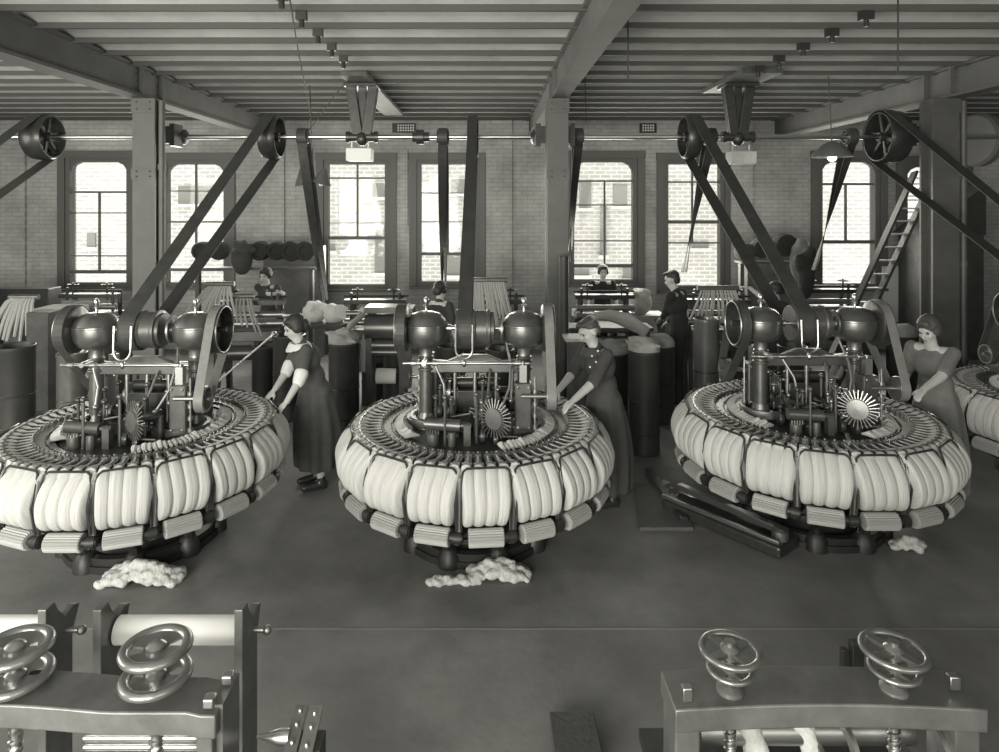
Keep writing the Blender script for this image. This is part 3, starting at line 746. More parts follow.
    for sh, el, wr in arms:
        if long_sleeve: cap(C, sh, el, .068*k, .054*k); cap(C, el, el.lerp(wr, .9), .054*k, .036*k)
        else: cap(C, sh, sh.lerp(el, sleeve), .059*k, .057*k)
    if skirt:
        rs = []; n = 90; zt = 1.02; 
        for i in range(9):
            t = i/8; zz = zt*(1-t)+hem*t
            ww = .135+.10*t**.7+.03*sin(pi*t); dd = .105+.10*t**.7+.04*sin(pi*t)
            rs.append([Q(0, lean*.25/k*(1-t)**2, zz)+(r*cos(2*pi*j/n)*ww+f*sin(2*pi*j/n)*dd)*k*(1+.085*t**.6*sin(j*2*pi/n*9+1.3+.8*t)+.03*t*sin(j*2*pi/n*5)) for j in range(n)])
        C.rings(rs)
    if trousers:
        for s, ft in zip((-1, 1), fl):
            cap(C, Q(s*.085, 0, .86), Q(s*.09, .03, .47), .105*k, .078*k); cap(C, Q(s*.09, .03, .47), ft+u*.0, .078*k, .06*k)
    nm = 'dress' if skirt else 'suit'
    remesh(C, nm, dress, .014, body, sm=4)
    if cuffs:
        for sh, el, wr in arms:
            K = MB(); cap(K, sh.lerp(el, .82), el.lerp(wr, .12), .066*k, .056*k); remesh(K, 'cuff', 'cloth_white', .012, body)
    if collar:
        K = MB(); n = 18
        for i in range(n):
            a = 2*pi*i/n; p = nk+(r*cos(a)*.088+f*(sin(a)*.082+.012))*k+u*(.0-.028*max(0, sin(a)))*k; q = nk+(r*cos(a)*.13+f*(sin(a)*.115+.015))*k-u*(.028+.045*max(0, sin(a)))*k
            cap(K, p, q, .012*k, .009*k, 6)
            a2 = 2*pi*(i+.5)/n; p = nk+(r*cos(a2)*.088+f*(sin(a2)*.082+.012))*k; q = nk+(r*cos(a2)*.13+f*(sin(a2)*.115+.015))*k-u*(.028+.045*max(0, sin(a2)))*k; cap(K, p, q, .012*k, .009*k, 6)
        remesh(K, 'collar', collar, .011, body)
    # hair
    Hh = MB()
    if hair == 'bun':
        Hh.ball(Hq(0, -.018, .045), V((.09, .098, .088))*k, 20, 12, HR); Hh.ball(Hq(0, -.085, -.005), V((.07, .055, .07))*k, 16, 10, HR)
        for s in (-1, 1): Hh.ball(Hq(s*.066, -.01, .0), V((.03, .055, .05))*k, 12, 8, HR)
        Hh.ball(Hq(0, .05, .085), V((.06, .03, .03))*k, 12, 8, HR)
    elif hair == 'short':
        Hh.ball(Hq(0, -.016, .044), V((.0755, .089, .078))*k, 20, 12, HR); Hh.ball(Hq(0, -.055, -.01), V((.062, .042, .06))*k, 16, 10, HR); Hh.ball(Hq(.015, .06, .088), V((.05, .034, .026))*k, 12, 8, HR)
        for q in range(7): cap(Hh, Hq(-.06+q*.02, -.05, .095-.004*abs(q-3)), Hq(-.045+q*.016, .075, .098-.003*abs(q-3)), .022*k, .012*k, 8)
    elif hair == 'capped':
        Hh.ball(Hq(0, -.025, .045), V((.079, .09, .08))*k, 20, 12, HR); Hh.ball(Hq(0, -.06, -.01), V((.062, .04, .05))*k, 16, 10, HR)
    remesh(Hh, 'hair', hm, .008, body, sm=2)
    if hair == 'capped':
        K = MB(); K.lathe(Hq(0, -.01, .085), [(.09*k, 0), (.115*k, .02*k), (.12*k, .035*k), (.09*k, .05*k), (.02, .055*k)], hz, 24); K.ball(Hq(0, .09, .08), V((.06, .05, .01))*k, 14, 8, HR); K.build('flat_cap', 'cloth_dark', body)
    for s in (-1, 1):
        MB().ball(Hq(s*.031, .0815, .006), V((.014, .007, .0065))*k, 10, 6, HR).build('eye', 'eye_dark', body)
        MB().ball(Hq(s*.033, .086, .026), V((.02, .006, .004))*k, 10, 6, HR).build('eyebrow', hm, body)
    MB().ball(Hq(0, .0935, -.058), V((.021, .005, .006))*k, 10, 6, HR).build('lips', 'lip', body)
    for ft in fl:
        K = MB(); cap(K, ft-u*.035*k-f*.02*k, ft+f*.16*k-u*.045*k, .044*k, .034*k); cap(K, ft-u*.03*k, ft+u*.03*k, .045*k, .042*k)
        K.box(ft-f*.03*k-u*.07*k, (.05*k, .05*k, .02)); remesh(K, 'shoe', 'shoe', .01, body)
    return body, Hq
w1, Hq1 = person('woman in dark dress with white collar and cuffs leaning over the left comb', -1.55, 6.08, radians(208), 1.60, .17, .35,
    P(284, 409, 5.55), P(271, 397, 5.80), collar='cloth_white', cuffs=True, dress='cloth_dress', hem=.2)
bw = MB(); 
for s in (-1, 1): bw.ball(Hq1(.06+s*.0, .02+s*.02, .125+.01*s), (.03, .02, .012), 10, 7)
bw.build('hair_bow', 'cloth_white', w1)
w2, _ = person('short-haired operator in dark buttoned overall reaching into the middle comb', 1.06, 5.72, radians(203), 1.64, .12, .5,
    P(566, 411, 5.24), P(553, 399, 5.5), hair='short', hm='hair_brown', dress='cloth_dark', hem=.15, sleeve=1.0, collar='cloth_dark', turn=.15)
for i, (px, py) in enumerate(((592, 356), (596, 362), (590, 367), (598, 351))):
    MB().ball(P(px, py, 5.44), .009, 8, 6).build('button', 'cloth_white', w2)
w3, _ = person('woman in grey dress with open neck working at the right comb', 3.99, 5.78, radians(212), 1.64, .10, .45,
    P(908, 409, 5.30), P(903, 388, 5.75), dress='cloth_grey', neck=.03, hm='hair_brown', hem=.1, sleeve=.8, turn=.1)
w4, _ = person('man in dark suit seen from behind near the right gill machine', 2.56, 8.6, radians(140), 1.74, .06, .3,
    P(662, 318, 8.9), P(668, 322, 9.0), hair='short', hm='hair', dress='cloth_black', skirt=False, trousers=True, long_sleeve=True, vox=.012)
w5, _ = person('woman in black with one bare arm raised behind the right comb', 3.86, 8.55, radians(190), 1.60, .05, .15,
    P(742, 284, 8.5), None, dress='cloth_black', vox=.012, sleeve=.5, neck=.02)
w6, _ = person('dark-haired woman half hidden behind the middle comb', -.62, 8.5, radians(60), 1.60, .05, .1, None, None, dress='cloth_dark', vox=.012, collar='cloth_white')
w7, _ = person('woman standing against the window behind the machine right of the centre column', 1.93, 10.75, radians(268), 1.62, .02, .1, None, None, dress='cloth_black', vox=.012)
w8, _ = person('woman in dark dress with white sleeve at the rear left machine', -3.28, 10.0, radians(255), 1.66, .08, .3, None, P(281, 292, 9.75), dress='cloth_dark', cuffs=True, vox=.012)

# ------------------------------------------------------------------ gill boxes, fans, cans in the back of the room
def wheel(m, c, R, r, ax=(0, 0, 1), n=24, sp=4, hub=.3):
    m.torus(c, R, r, ax, n, 8); z = V(ax).normalized(); x = (V((1, 0, 0)) if abs(z.x) < .9 else V((0, 1, 0))); x = (x-z*x.dot(z)).normalized(); y = z.cross(x); c = V(c)
    m.cyl(c-z*r*1.3, c+z*r*1.3, R*hub, n=14)
    for k in range(sp):
        a = 2*pi*k/sp+.4; d = x*cos(a)+y*sin(a); m.bar(c+d*R*.15, c+d*R, r*1.5, r, z)
def make_gill(label):
    e = empty('gill_box', (0, 0, 0), label, 'gill machine', 'gill machines along the far wall')
    for s in (-1, 1):
        m = MB(); X = s*.42
        m.prism([(-.35, 0), (-.25, 0), (-.2, .3), (.2, .3), (.25, 0), (.35, 0), (.32, .75), (.2, .95), (-.2, .95), (-.32, .75)], 'X', X-.03, X+.03); m.build('side_frame', 'iron', e, smooth=False)
        m = MB(); m.cyl((X*.8, -.1, .95), (X*.8, -.1, 1.38), .02, n=10); m.cyl((X*.8, .1, .95), (X*.8, .1, 1.3), .03, n=10); m.build('standard', 'iron', e)
        m = MB(); wheel(m, (X*.6, -.1, 1.42), .07, .01); m.cyl((X*.6, -.1, 1.2), (X*.6, -.1, 1.45), .013, n=10); m.build('handwheel', 'iron', e)
    m = MB(); m.box((0, 0, .82), (.84, .5, .14)); m.build('bed', 'grey_iron', e, smooth=False, bevel=.01)
    m = MB(); m.box((0, -.1, 1.26), (.86, .12, .06)); m.cyl((-.45, -.05, 1.33), (.45, -.05, 1.33), .014, n=8); m.build('crosshead', 'iron', e, smooth=False)
    m = MB(); m.cyl((-.4, -.32, .62), (.4, -.32, .62), .1, n=24); m.build('delivery_drum', 'can_metal', e)
    m = MB(); m.cyl((-.42, -.15, .98), (.42, -.15, .98), .05, n=16); m.cyl((-.42, .15, .96), (.42, .15, .96), .045, n=16); m.cyl((-.42, -.15, 1.1), (.42, -.15, 1.1), .045, n=16); m.build('roller', 'dull_steel', e)
    m = MB()
    for k in range(3): m.annulus((.47, -.12+.14*k, .75+.06*k), .02, .09-.012*k, -.015, .015, 20, (1, 0, 0))
    m.build('gear_wheel', 'iron', e)
    return e
gills = [(-5.85, 9.8, 0, 'gill machine under the leftmost window behind the left comb'),
         (-3.2, 9.1, .1, 'gill machine behind the left comb below the wool fan'),
         (-1.52, 9.2, 0, 'gill machine with bright drum between the left and middle combs'),
         (.1, 9.2, 0, 'gill machine behind the middle comb under the hanging slivers'),
         (1.75, 9.7, 0, 'gill machine in front of the window woman, right of the centre column'),
         (3.25, 9.2, -.1, 'gill machine behind the right comb above the sliver fan'),
         (5.35, 10.35, 0, 'dark gill machine under the window beside the ladder'),
         (-7.6, 9.4, 0, 'gill machine in the dark far left corner')]
g0 = None
for (X, Y, a, lab) in gills:
    if g0 is None: g0 = make_gill(lab); g0.location = (X, Y, 0); g0.rotation_euler.z = a
    else: copy_tree(g0, (X, Y, 0), a, lab)
def fan(label, t0, t1, b0, b1, Y, n, r=.014, m='sliver_grey', dy=.15, sag=0, head=True):
    A0, A1, B0, B1 = P(*t0, Y+dy), P(*t1, Y+dy), P(*b0, Y), P(*b1, Y); c = (A0+A1)/2
    e = empty('wool_sliver_fan', (c.x, c.y, min(B0.z, B1.z)), label, 'wool slivers', 'fans of wool sliver at the gill machines'); rd = random.Random(n+int(t0[0]))
    for k in range(n):
        t = k/(n-1); a = A0.lerp(A1, t); b = B0.lerp(B1, min(1, max(0, t+rd.uniform(-.05, .05)))); j = rd.uniform(-.03, .03); b.z += j*2
        mid = a.lerp(b, .5)+V((rd.uniform(-.015, .015), -.04, sag))
        MB().tube([a, a.lerp(mid, .5)+V((0, -.015, sag*.7)), mid, mid.lerp(b, .5)+V((0, 0, sag*.4)), b], [r*.9, r, r*1.1, r, r*.8], 6).build('sliver', m, e)
    if head:
        MB().cyl(A0+V((-.06, 0, .0)), A1+V((.06, 0, .0)), .035, n=14).build('guide_roller', 'plate_iron', e)
    return e
fan('fan of grey wool slivers falling into a can at the far left edge', (14, 297), (34, 297), (-14, 337), (32, 337), 8.3, 9, .022, 'sliver_grey', sag=.04)
fan('fan of wool slivers spreading down behind the left comb', (211, 284), (230, 284), (176, 322), (236, 318), 8.6, 11, .014, 'sliver_grey')
fan('loose hanging wool slivers behind the right casing of the left comb', (238, 296), (250, 296), (236, 322), (262, 332), 8.7, 5, .016, 'wool_grey')
fan('dense sheaf of wool slivers hanging behind the middle comb', (470, 280), (503, 280), (472, 328), (514, 326), 8.7, 15, .02, 'sliver_grey')
fan('splayed wool slivers dropping to a tall can behind the right comb', (702, 288), (734, 288), (690, 322), (748, 330), 8.3, 14, .015, 'sliver_grey')
def make_can(label, m='can_dark'):
    e = empty('sliver_can', (0, 0, 0), label, 'can', 'tall sliver cans'); b = MB()
    b.lathe((0, 0, 0), [(.0, .02), (.19, .02), (.2, 0), (.205, .03), (.2, .05), (.2, .92), (.207, .93), (.207, .96), (.195, .965), (.185, .95), (.185, .3), (0, .3)], n=32); b.build('can_body', m, e)
    for hz_ in (.5, .2): MB().torus((0, 0, hz_), .202, .007, n=32, m=6).build('hoop', 'iron', e)
    return e
cans = [  # px centre, top py, depth, radius scale, material, wool, label
    (14, 345, 7.1, 1.0, 'can_dark', 0, 'large dark can at the left edge of the floor under the sliver fan'),
    (72, 352, 7.0, .72, 'can_bright', 0, 'narrow bright metal can left of the left comb post'),
    (120, 340, 8.0, .9, 'can_metal', 0, 'metal can partly hidden behind the left comb'),
    (344, 342, 7.4, .85, 'can_metal', 1, 'tall can heaped with wool right of the woman in the dark dress'),
    (374, 360, 8.6, .8, 'can_dark', 0, 'dark can under the gill machine with the bright drum'),
    (289, 334, 8.0, .95, 'can_metal', 0, 'wide shiny can with a light lower rim left of the woman in the dark dress'),
    (265, 345, 8.3, .8, 'can_dark', 0, 'dark can behind the long steel rod of the left comb'),
    (644, 350, 6.9, .8, 'can_dark', 1, 'dark can topped with grey wool, nearest behind the short-haired operator'),
    (612, 352, 7.4, .9, 'can_dark', 1, 'dark can topped with wool just behind the short-haired operator'),
    (660, 345, 7.9, .85, 'can_dark', 1, 'rear dark can topped with wool beside the man in the suit'),
    (580, 340, 7.0, .7, 'can_bright', 2, 'can with a light wooden lid left of the short-haired operator'),
    (706, 318, 7.7, .72, 'can_bright', 0, 'tall bright can below the splayed slivers, right of the man in the suit'),
    (902, 335, 8.1, .85, 'can_dark', 1, 'dark can with cloth on top behind the woman in grey'),
    (862, 338, 8.4, .9, 'can_dark', 0, 'dark can behind the right casing of the right comb'),
    (745, 345, 8.3, .8, 'can_dark', 0, 'dark can behind the left casing of the right comb'),
    (395, 345, 8.0, .7, 'can_dark', 0, 'dark can left of the middle comb casing'),
    (450, 345, 8.0, .85, 'can_dark', 0, 'dark can behind the drive drum of the middle comb'),
    (500, 348, 7.9, .85, 'can_metal', 0, 'metal can under the dense sheaf of slivers'),
    (792, 345, 8.1, .85, 'can_metal', 0, 'metal can behind the drum of the right comb')]
proto = {}
def heap(name, c, rx, ry, rz_, m, lab, cat, seed=1, vox=.02, n=16, grp=None, kind=None):
    rd = random.Random(seed); B = MB()
    B.ball(c, (rx, ry, rz_), 20, 12)
    for k in range(n):
        a = rd.uniform(0, 2*pi); t = rd.uniform(.2, .95); p = V(c)+V((rx*t*cos(a), ry*t*sin(a), rz_*(.5*sqrt(max(0, 1-t*t))+rd.uniform(-.1, .5))))
        cap(B, p, p+V((rd.uniform(-.5, .5)*rx, rd.uniform(-.5, .5)*ry, rd.uniform(-.2, .2)*rz_)), rz_*.28, rz_*.2, 8)
    o = remesh(B, name, m, vox, None, V((c[0], c[1], c[2]-rz_)), sm=2); return tag(o, lab, cat, grp, kind)
for i, (px, py, Y, rs_, m, wl_, lab) in enumerate(cans):
    zt = P(px, py, Y).z
    if m not in proto:
        o = make_can(lab, m); proto[m] = o
    else: o = copy_tree(proto[m], None, 0, lab)
    X = (px-CX)*Y/F; o.location = (X, Y, 0); o.scale = (rs_, rs_, zt/.965)
    if wl_ == 1:
        heap('wool_heap', (X, Y, zt+.03), .21*rs_, .21*rs_, .11, 'wool_grey' if i > 5 else 'sliver_grey', {3: 'pale wool heaped on the tall can right of the woman in dark dress', 7: 'grey wool heap on the nearest dark can behind the operator', 8: 'grey wool heap on the can just behind the operator', 9: 'grey wool heap on the rear can beside the suited man', 12: 'grey cloth heap on the dark can behind the woman in grey'}[i], 'wool', seed=i)
    if wl_ == 2: tag(MB().box((X, Y, zt+.025), (.34, .3, .035)).build('wooden_lid', 'wood_light', smooth=False, bevel=.005), 'light wooden lid on a can beside the short-haired operator', 'lid')  # thin board laid on the can as its lid
# sliver rope hanging from the drum beside the heaped can
m = MB()
for k in range(5):
    o_ = (k-2)*.035
    m.tube([P(366, 313, 8.0)+V((o_, 0, 0)), P(368, 309, 7.9)+V((o_, 0, .0)), P(371+k, 322, 7.8), P(366, 340, 7.7)+V((o_*.4, 0, 0)), P(362, 372, 7.6)+V((o_*.3, 0, 0))], [.03, .035, .035, .028, .02], 8)
m.tube([P(371, 312, 7.9), P(361, 316, 7.7), P(350, 326, 7.5), P(346, 338, 7.4)], [.03, .035, .035, .03], 8)
tag(m.build('wool_rope', 'sliver_grey'), 'thick rope of wool draped over the rod beside the heaped can', 'wool')
# drum block of the machine left of the middle comb
e = empty('drawing_box', (-1.25, 7.6, 0), 'low machine with shiny horizontal drum left of the middle comb', 'machine')
m = MB(); m.cyl(P(366, 327, 7.6), P(401, 327, 7.6), .15, n=28); m.build('drum', 'can_metal', e)
m = MB(); m.cyl(P(372, 345, 7.5), P(402, 345, 7.5), .05, n=16); m.cyl(P(372, 352, 7.5), P(402, 352, 7.5), .04, n=16); m.build('lower_roller', 'grey_iron', e)
m = MB()
for px in (370, 403): c = P(px, 345, 7.6); m.box((c.x, 7.65, c.z/2+.05), (.07, .3, c.z+.1))
c = P(388, 308, 7.7); m.box(c, (.5, .3, .06)); c = P(408, 322, 7.65); m.box(c, (.14, .34, .36)); m.build('frame', 'iron', e, smooth=False)
m = MB(); m.cyl(P(385, 376, 7.7)+V((-.1, 0, 0)), P(388, 376, 7.7)+V((.1, 0, 0)), .09, n=20); m.build('paper_roll', 'paper', e)
# bench with white papers behind the woman
e = empty('work_bench', (-2.0, 9.0, 0), 'bench with pale wool sheets between the left windows and the woman in dark', 'bench')
m = MB(); m.box((-2.32, 9.3, .92), (.7, .6, .05)); m.build('bench_top', 'wood_dark', e, smooth=False)
for x in (-2.62, -2.02):
    for y in (9.1, 9.5): MB().box((x, y, .45), (.07, .07, .9)).build('leg', 'wood_dark', e, smooth=False)
heap('wool_heap', (-2.43, 9.32, 1.06), .17, .16, .15, 'cloth_white', 'white rounded wool heap on the bench, left of its neighbour', 'wool', 21, .025)
heap('wool_heap', (-2.13, 9.28, 1.05), .16, .16, .14, 'cloth_white', 'white rounded wool heap on the bench, right of its neighbour', 'wool', 22, .025)
m = MB(); m.box(P(341, 312, 9.0), (.16, .2, .01), (radians(50), .25, .2)); tag(m.build('paper_sheet', 'paper', smooth=False), 'white paper sheet hanging at the front of the bench', 'paper')
# draped cloth heaps right of the column
B = MB()
for k in range(7):
    B.tube([P(588+k*2, 318-k*.8, 7.9), P(610+k*2, 314+k*1.2, 7.8), P(630+k*2, 318+k*2.2, 7.7), P(650-k, 330+k*1.3, 7.6)], [.04, .06, .055, .02], 8)
o = remesh(B, 'wool_blanket', 'sliver_grey', .016, None, V((1.5, 7.75, 1.2)), sm=2); tag(o, 'pale folded wool drape lying over the cans behind the short-haired operator', 'wool')
e = empty('can_table', (1.55, 7.85, 0), 'low dark stand carrying the draped wool behind the operator', 'stand')
MB().box((1.5, 7.95, 1.12), (1.0, .35, .04)).build('table_top', 'wood_dark', e, smooth=False)
for x in (1.05, 1.95): MB().box((x, 7.98, .55), (.06, .25, 1.1)).build('leg', 'wood_dark', e, smooth=False)
heap('wool_heap', (2.45, 10.4, 1.05), .2, .2, .2, 'wool_soft', 'white wool sack on the bench below the window right of the centre column', 'wool', 31, .025)
heap('wool_heap', (1.45, 9.75, .98), .16, .14, .1, 'wool_soft', 'small white wool heap on the machine before the window woman', 'wool', 32, .025)
e = empty('work_bench', (2.3, 10.5, 0), 'low bench under the window right of the centre column', 'bench')
MB().box((2.4, 10.5, .84), (.9, .5, .05)).build('bench_top', 'wood_light', e, smooth=False)
for x in (2.0, 2.8): MB().box((x, 10.5, .41), (.06, .4, .82)).build('leg', 'wood_mid', e, smooth=False)
# tall dark pipe in front of the centre column
m = MB(); c = P(564, 258, 7.2); m.cyl((c.x, 7.2, 0), (c.x, 7.2, c.z), .05, n=18); m.cyl((c.x, 7.2, c.z), (c.x, 7.2, c.z+.02), .056, n=18); m.cyl((c.x, 7.2, 1.2), (c.x, 7.2, 1.24), .056, n=18)
tag(m.build('standing_pipe', 'can_dark'), 'tall dark pipe standing just right of the centre column', 'pipe')
# dark round bundles on the wall shelves
def bundle(px, py, Y, r, lab, m='cloth_black'):
    B = MB(); c = P(px, py, Y); B.lathe(c+V((0, .14, 0)), [(r*.7, 0), (r, -.02), (r*1.02, -.12), (r*.9, -.2), (r*.55, -.22), (r*.5, -.2), (r*.3, -.2), (.02, -.21)], (0, 1, 0), 24)
    return tag(B.build('roving_bobbin', m), lab, 'bobbin', 'dark round bobbins racked along the far wall')
for px, r, w_ in ((201, .15, 'leftmost in the row behind the slanting belts'), (218, .15, 'second in the row behind the slanting belts'), (259, .16, 'just right of the pointed bundle'), (276, .15, 'above the head of the rear left woman'), (291, .17, 'second from the right end of the left row'), (306, .17, 'at the right end of the left row')):
    bundle(px, 251, 10.6, r*1.0, 'dark round bobbin on the left rack, '+w_)
bundle(746, 252, 10.6, .15, 'dark round bobbin on the right rack, leftmost of three', 'cloth_dark'); bundle(762, 248, 10.6, .16, 'dark round bobbin on the right rack, middle of three'); bundle(786, 245, 10.6, .19, 'large dark round bobbin on the right rack, rightmost of three')
for a, b, lab, z in ((192, 318, 'long rack rail holding the dark bobbins on the left', 268), (738, 800, 'short rack rail holding the dark bobbins on the right', 262)):
    e = empty('bobbin_rack', (P((a+b)/2, z, 10.7).x, 10.7, 0), lab, 'rack'); m = MB(); p, q = P(a, z, 10.7), P(b, z, 10.7)
    MB().bar(p, q, .3, .03).build('rail', 'wood_dark', e, smooth=False)
    for t in (.05, .95): c = p.lerp(q, t); MB().box((c.x, 10.7, c.z/2), (.06, .1, c.z)).build('leg', 'wood_dark', e, smooth=False)
heap('cloth_bundle', P(242, 258, 10.5), .17, .16, .28, 'cloth_dark', 'dark pointed cloth bundle standing on the left rack', 'bundle', 41, .03, 6)
heap('cloth_bundle', P(800, 262, 10.4), .16, .12, .34, 'cloth_grey', 'grey cloth draped beside the large bobbin on the right rack', 'bundle', 42, .03, 6)
heap('cloth_bundle', P(806, 275, 9.6), .12, .12, .36, 'cloth_black', 'dark cloth bundle against the window by the twisted belt', 'bundle', 43, .03, 6)
# cupboard / panel behind the bobbins
m = MB(); c = P(287, 290, 11.2); m.box((P(295, 290, 11.3).x, 11.3, .95), (1.0, .3, 1.9)); tag(m.build('tall_cupboard', 'wood_mid', smooth=False, bevel=.01), 'plain grey cupboard against the wall behind the left bobbins', 'cupboard')
m = MB(); m.box((P(770, 290, 11.3).x, 11.3, .95), (.9, .3, 1.9)); tag(m.build('tall_cupboard', 'wood_mid', smooth=False, bevel=.01), 'plain grey cupboard against the wall behind the right bobbins', 'cupboard')
# brick plinth + dark cabinet at the left, hood at the right
m = MB(); m.box((P(60, 320, 9.0).x, 9.0, .6), (.5, .5, 1.2)); tag(m.build('brick_plinth', 'wall_brick', smooth=False), 'low pale brick plinth left of the left comb', 'plinth')
m = MB(); m.box((P(45, 330, 8.4).x, 8.4, .62), (.28, .3, 1.25)); tag(m.build('dark_cabinet', 'wood_dark', smooth=False, bevel=.01), 'narrow dark cabinet beside the far left sliver fan', 'cabinet')
heap('wool_heap', (P(80, 303, 9.6).x, 9.6, 1.1), .3, .2, .1, 'wool_grey', 'flat grey wool heap below the leftmost window', 'wool', 51, .025)
m = MB(); c = P(30, 285, 9.8); m.box((-6.9, 9.9, 1.2), (.8, .3, .3)); m.box((-6.9, 9.9, .55), (.12, .2, 1.1)); tag(m.build('feed_head', 'iron', smooth=False, bevel=.01), 'dark machine head above the far left sliver fan', 'machine')
e = empty('fire_hood', (7.2, 11.2, 0), 'dark booth with sloping roof behind the right column', 'booth')
a, b = wx(895), wx(950)
MB().box(((a+b)/2, 11.35, 1.05), (b-a, .7, 2.1)).build('booth_body', 'wood_dark', e, smooth=False)
MB().prism([(a-.1, 2.1), (b, 2.1), (b, 2.95)], 'Y', 10.95, 11.75).build('sloping_roof', 'cloth_dark', e, smooth=False)
m = MB(); m.box((wx(888), WY-.06, 1.0), (.28, .04, 1.0)); tag(m.build('light_spot_panel', 'paper', smooth=False), 'panel coloured pale to look sunlit, on the wall at the foot of the ladder', 'panel')  # brightness of a light spot put into the panel's pale colour
m = MB(); m.box((8.4, 11.6, 1.85), (.75, .15, .5)); tag(m.build('wall_box', 'black_iron', smooth=False, bevel=.01), 'dark framed box on the wall at the right edge', 'box')
m = MB(); m.lathe(P(973, 140, 8.2), [(.02, 0), (.3, .0), (.33, .03), (.33, .12), (.3, .12)], (1, .2, 0), 32); tag(m.build('spoked_wheel', 'girder_paint'), 'large grey wheel high at the right edge behind the column', 'wheel')
m = MB(); m.lathe(P(1004, 364, 6.4), [(.02, 0), (.09, 0), (.1, .02), (.1, .06), (.06, .09)], (-1, -.3, 0), 28); tag(m.build('hand_crank', 'dull_steel'), 'shiny round pulley cut off by the right edge above the fourth comb', 'pulley')
# ladder
e = empty('step_ladder', P(823, 394, 9.0), 'wooden ladder leaning on the wall right of the last big window', 'ladder')
A0, A1, B0, B1 = P(814, 394, 9.0), P(915, 172, 10.6), P(832, 394, 9.0), P(936, 172, 10.6)
A0.z = B0.z = .0
for a, b in ((A0, A1), (B0, B1)): MB().bar(a, b, .04, .12, (0, 1, 0)).build('rail', 'wood_dark', e, smooth=False)
for k in range(1, 16):
    t = k/16; MB().bar(A0.lerp(A1, t), B0.lerp(B1, t), .09, .02).build('rung', 'wood_light', e, smooth=False)
# lamps and wires
def lamp(px, py, Y, lab, r, double=False, lit=False):
    c = P(px, py, Y); e = empty('pendant_lamp', c, lab, 'lamp'); m = MB(); m.tube([(c.x, Y, c.z+.1), (c.x-.02, Y, (c.z+4.1)/2), (c.x-.04, Y, 4.1)], .006, 6); m.build('cord', 'black_iron', e)
    m = MB()
    if double:
        for s, dz in ((-1, 0), (1, .0)): m.lathe((c.x+s*.1, Y, c.z-.1), [(r*.75, 0), (.02, .2), (.01, .2), (r*.7, 0)], (s*.25, 0, 1), 24)
    else: m.lathe((c.x, Y, c.z), [(r, -.06), (r*.95, -.02), (r*.45, .09), (.03, .12), (.02, .11), (r*.4, .08), (r*.9, -.03)], n=28)
    m.build('lamp_shade', 'girder_paint', e)
    m = MB()
    if double:
        for s in (-1, 1): m.ball((c.x+s*.1, Y, c.z-.1), .03, 12, 8)
    else: m.ball((c.x, Y, c.z-.06), .05, 12, 8)
    m.build('bulb', 'bulb_lit' if lit else 'white_enamel', e)
lamp(313, 176, 8.2, 'pair of small cone lamp shades hanging left of the third window', .17, True)
lamp(832, 152, 7.6, 'wide dark lamp shade with a lit bulb near the ladder window', .22, False, True)
def cable(pts, lab, r=.006, nm='cable'):
    tag(MB().tube(pts, r, 6).build(nm, 'black_iron'), lab, 'cable')
cable([P(290, 0, 4.75), P(298, 50, 6.2), P(310, 110, 8.0), P(313, 165, 8.3)], 'thin slack wire running from the ceiling to the double lamp')
cable([P(345, 82, 7.8), P(313, 125, 8.0), P(300, 140, 8.0)], 'short thin wire from the timber runner to the overhead shaft')
cable([P(408, 150, WY-.05), P(408, 225, WY-.05)], 'thin cord hanging on the wall between the third and fourth windows')
cable([P(585, 76, 7.6), P(586, 122, 7.6)], 'short vertical cord under the ceiling right of the centre girder')
cable([P(628, 9, 5.0), P(628, 80, 5.0)], 'pale vertical rod under the ceiling right of the centre girder')
cable([P(898, 0, 4.75), P(898, 72, 4.75)], 'dark vertical rod hanging from the ceiling at the right')
for k in range(5):
    t = k/8; X = 2.9-(.1 if k < 4 else .25)
    y = 5.07+k*.5-.25; c = MB(); Xp = 2.95
    c.box((Xp, y+.25, 4.065), (.1, .06, .07)); c.cyl((Xp, y+.25, 4.04), (Xp, y+.25, 3.98), .02, n=8)
    tag(c.build('pipe_clip', 'black_iron', smooth=False), 'small dark pipe clip under the ceiling, ahead of the right shaft hanger', 'clip', 'pipe clips under the ceiling at the right')
for k in range(5):
    y = 4.57+k*.5-.25; c = MB(); Xp = -1.42
    c.box((Xp, y+.25, 4.065), (.08, .06, .07)); c.cyl((Xp, y+.25, 4.04), (Xp, y+.25, 3.97), .022, n=8)
    tag(c.build('pipe_clip', 'black_iron', smooth=False), 'small dark pipe clip under the ceiling, ahead of the left shaft hanger', 'clip', 'pipe clips under the ceiling at the left')
m = MB(); m.cyl(P(214, 385, 6.1), P(275, 333, 7.1), .009, n=8); m.ball(P(274, 334, 7.1), .03, 10, 8)
tag(m.build('control_rod', 'steel'), 'thin bright steel rod slanting from the left comb up to the shiny can', 'rod')
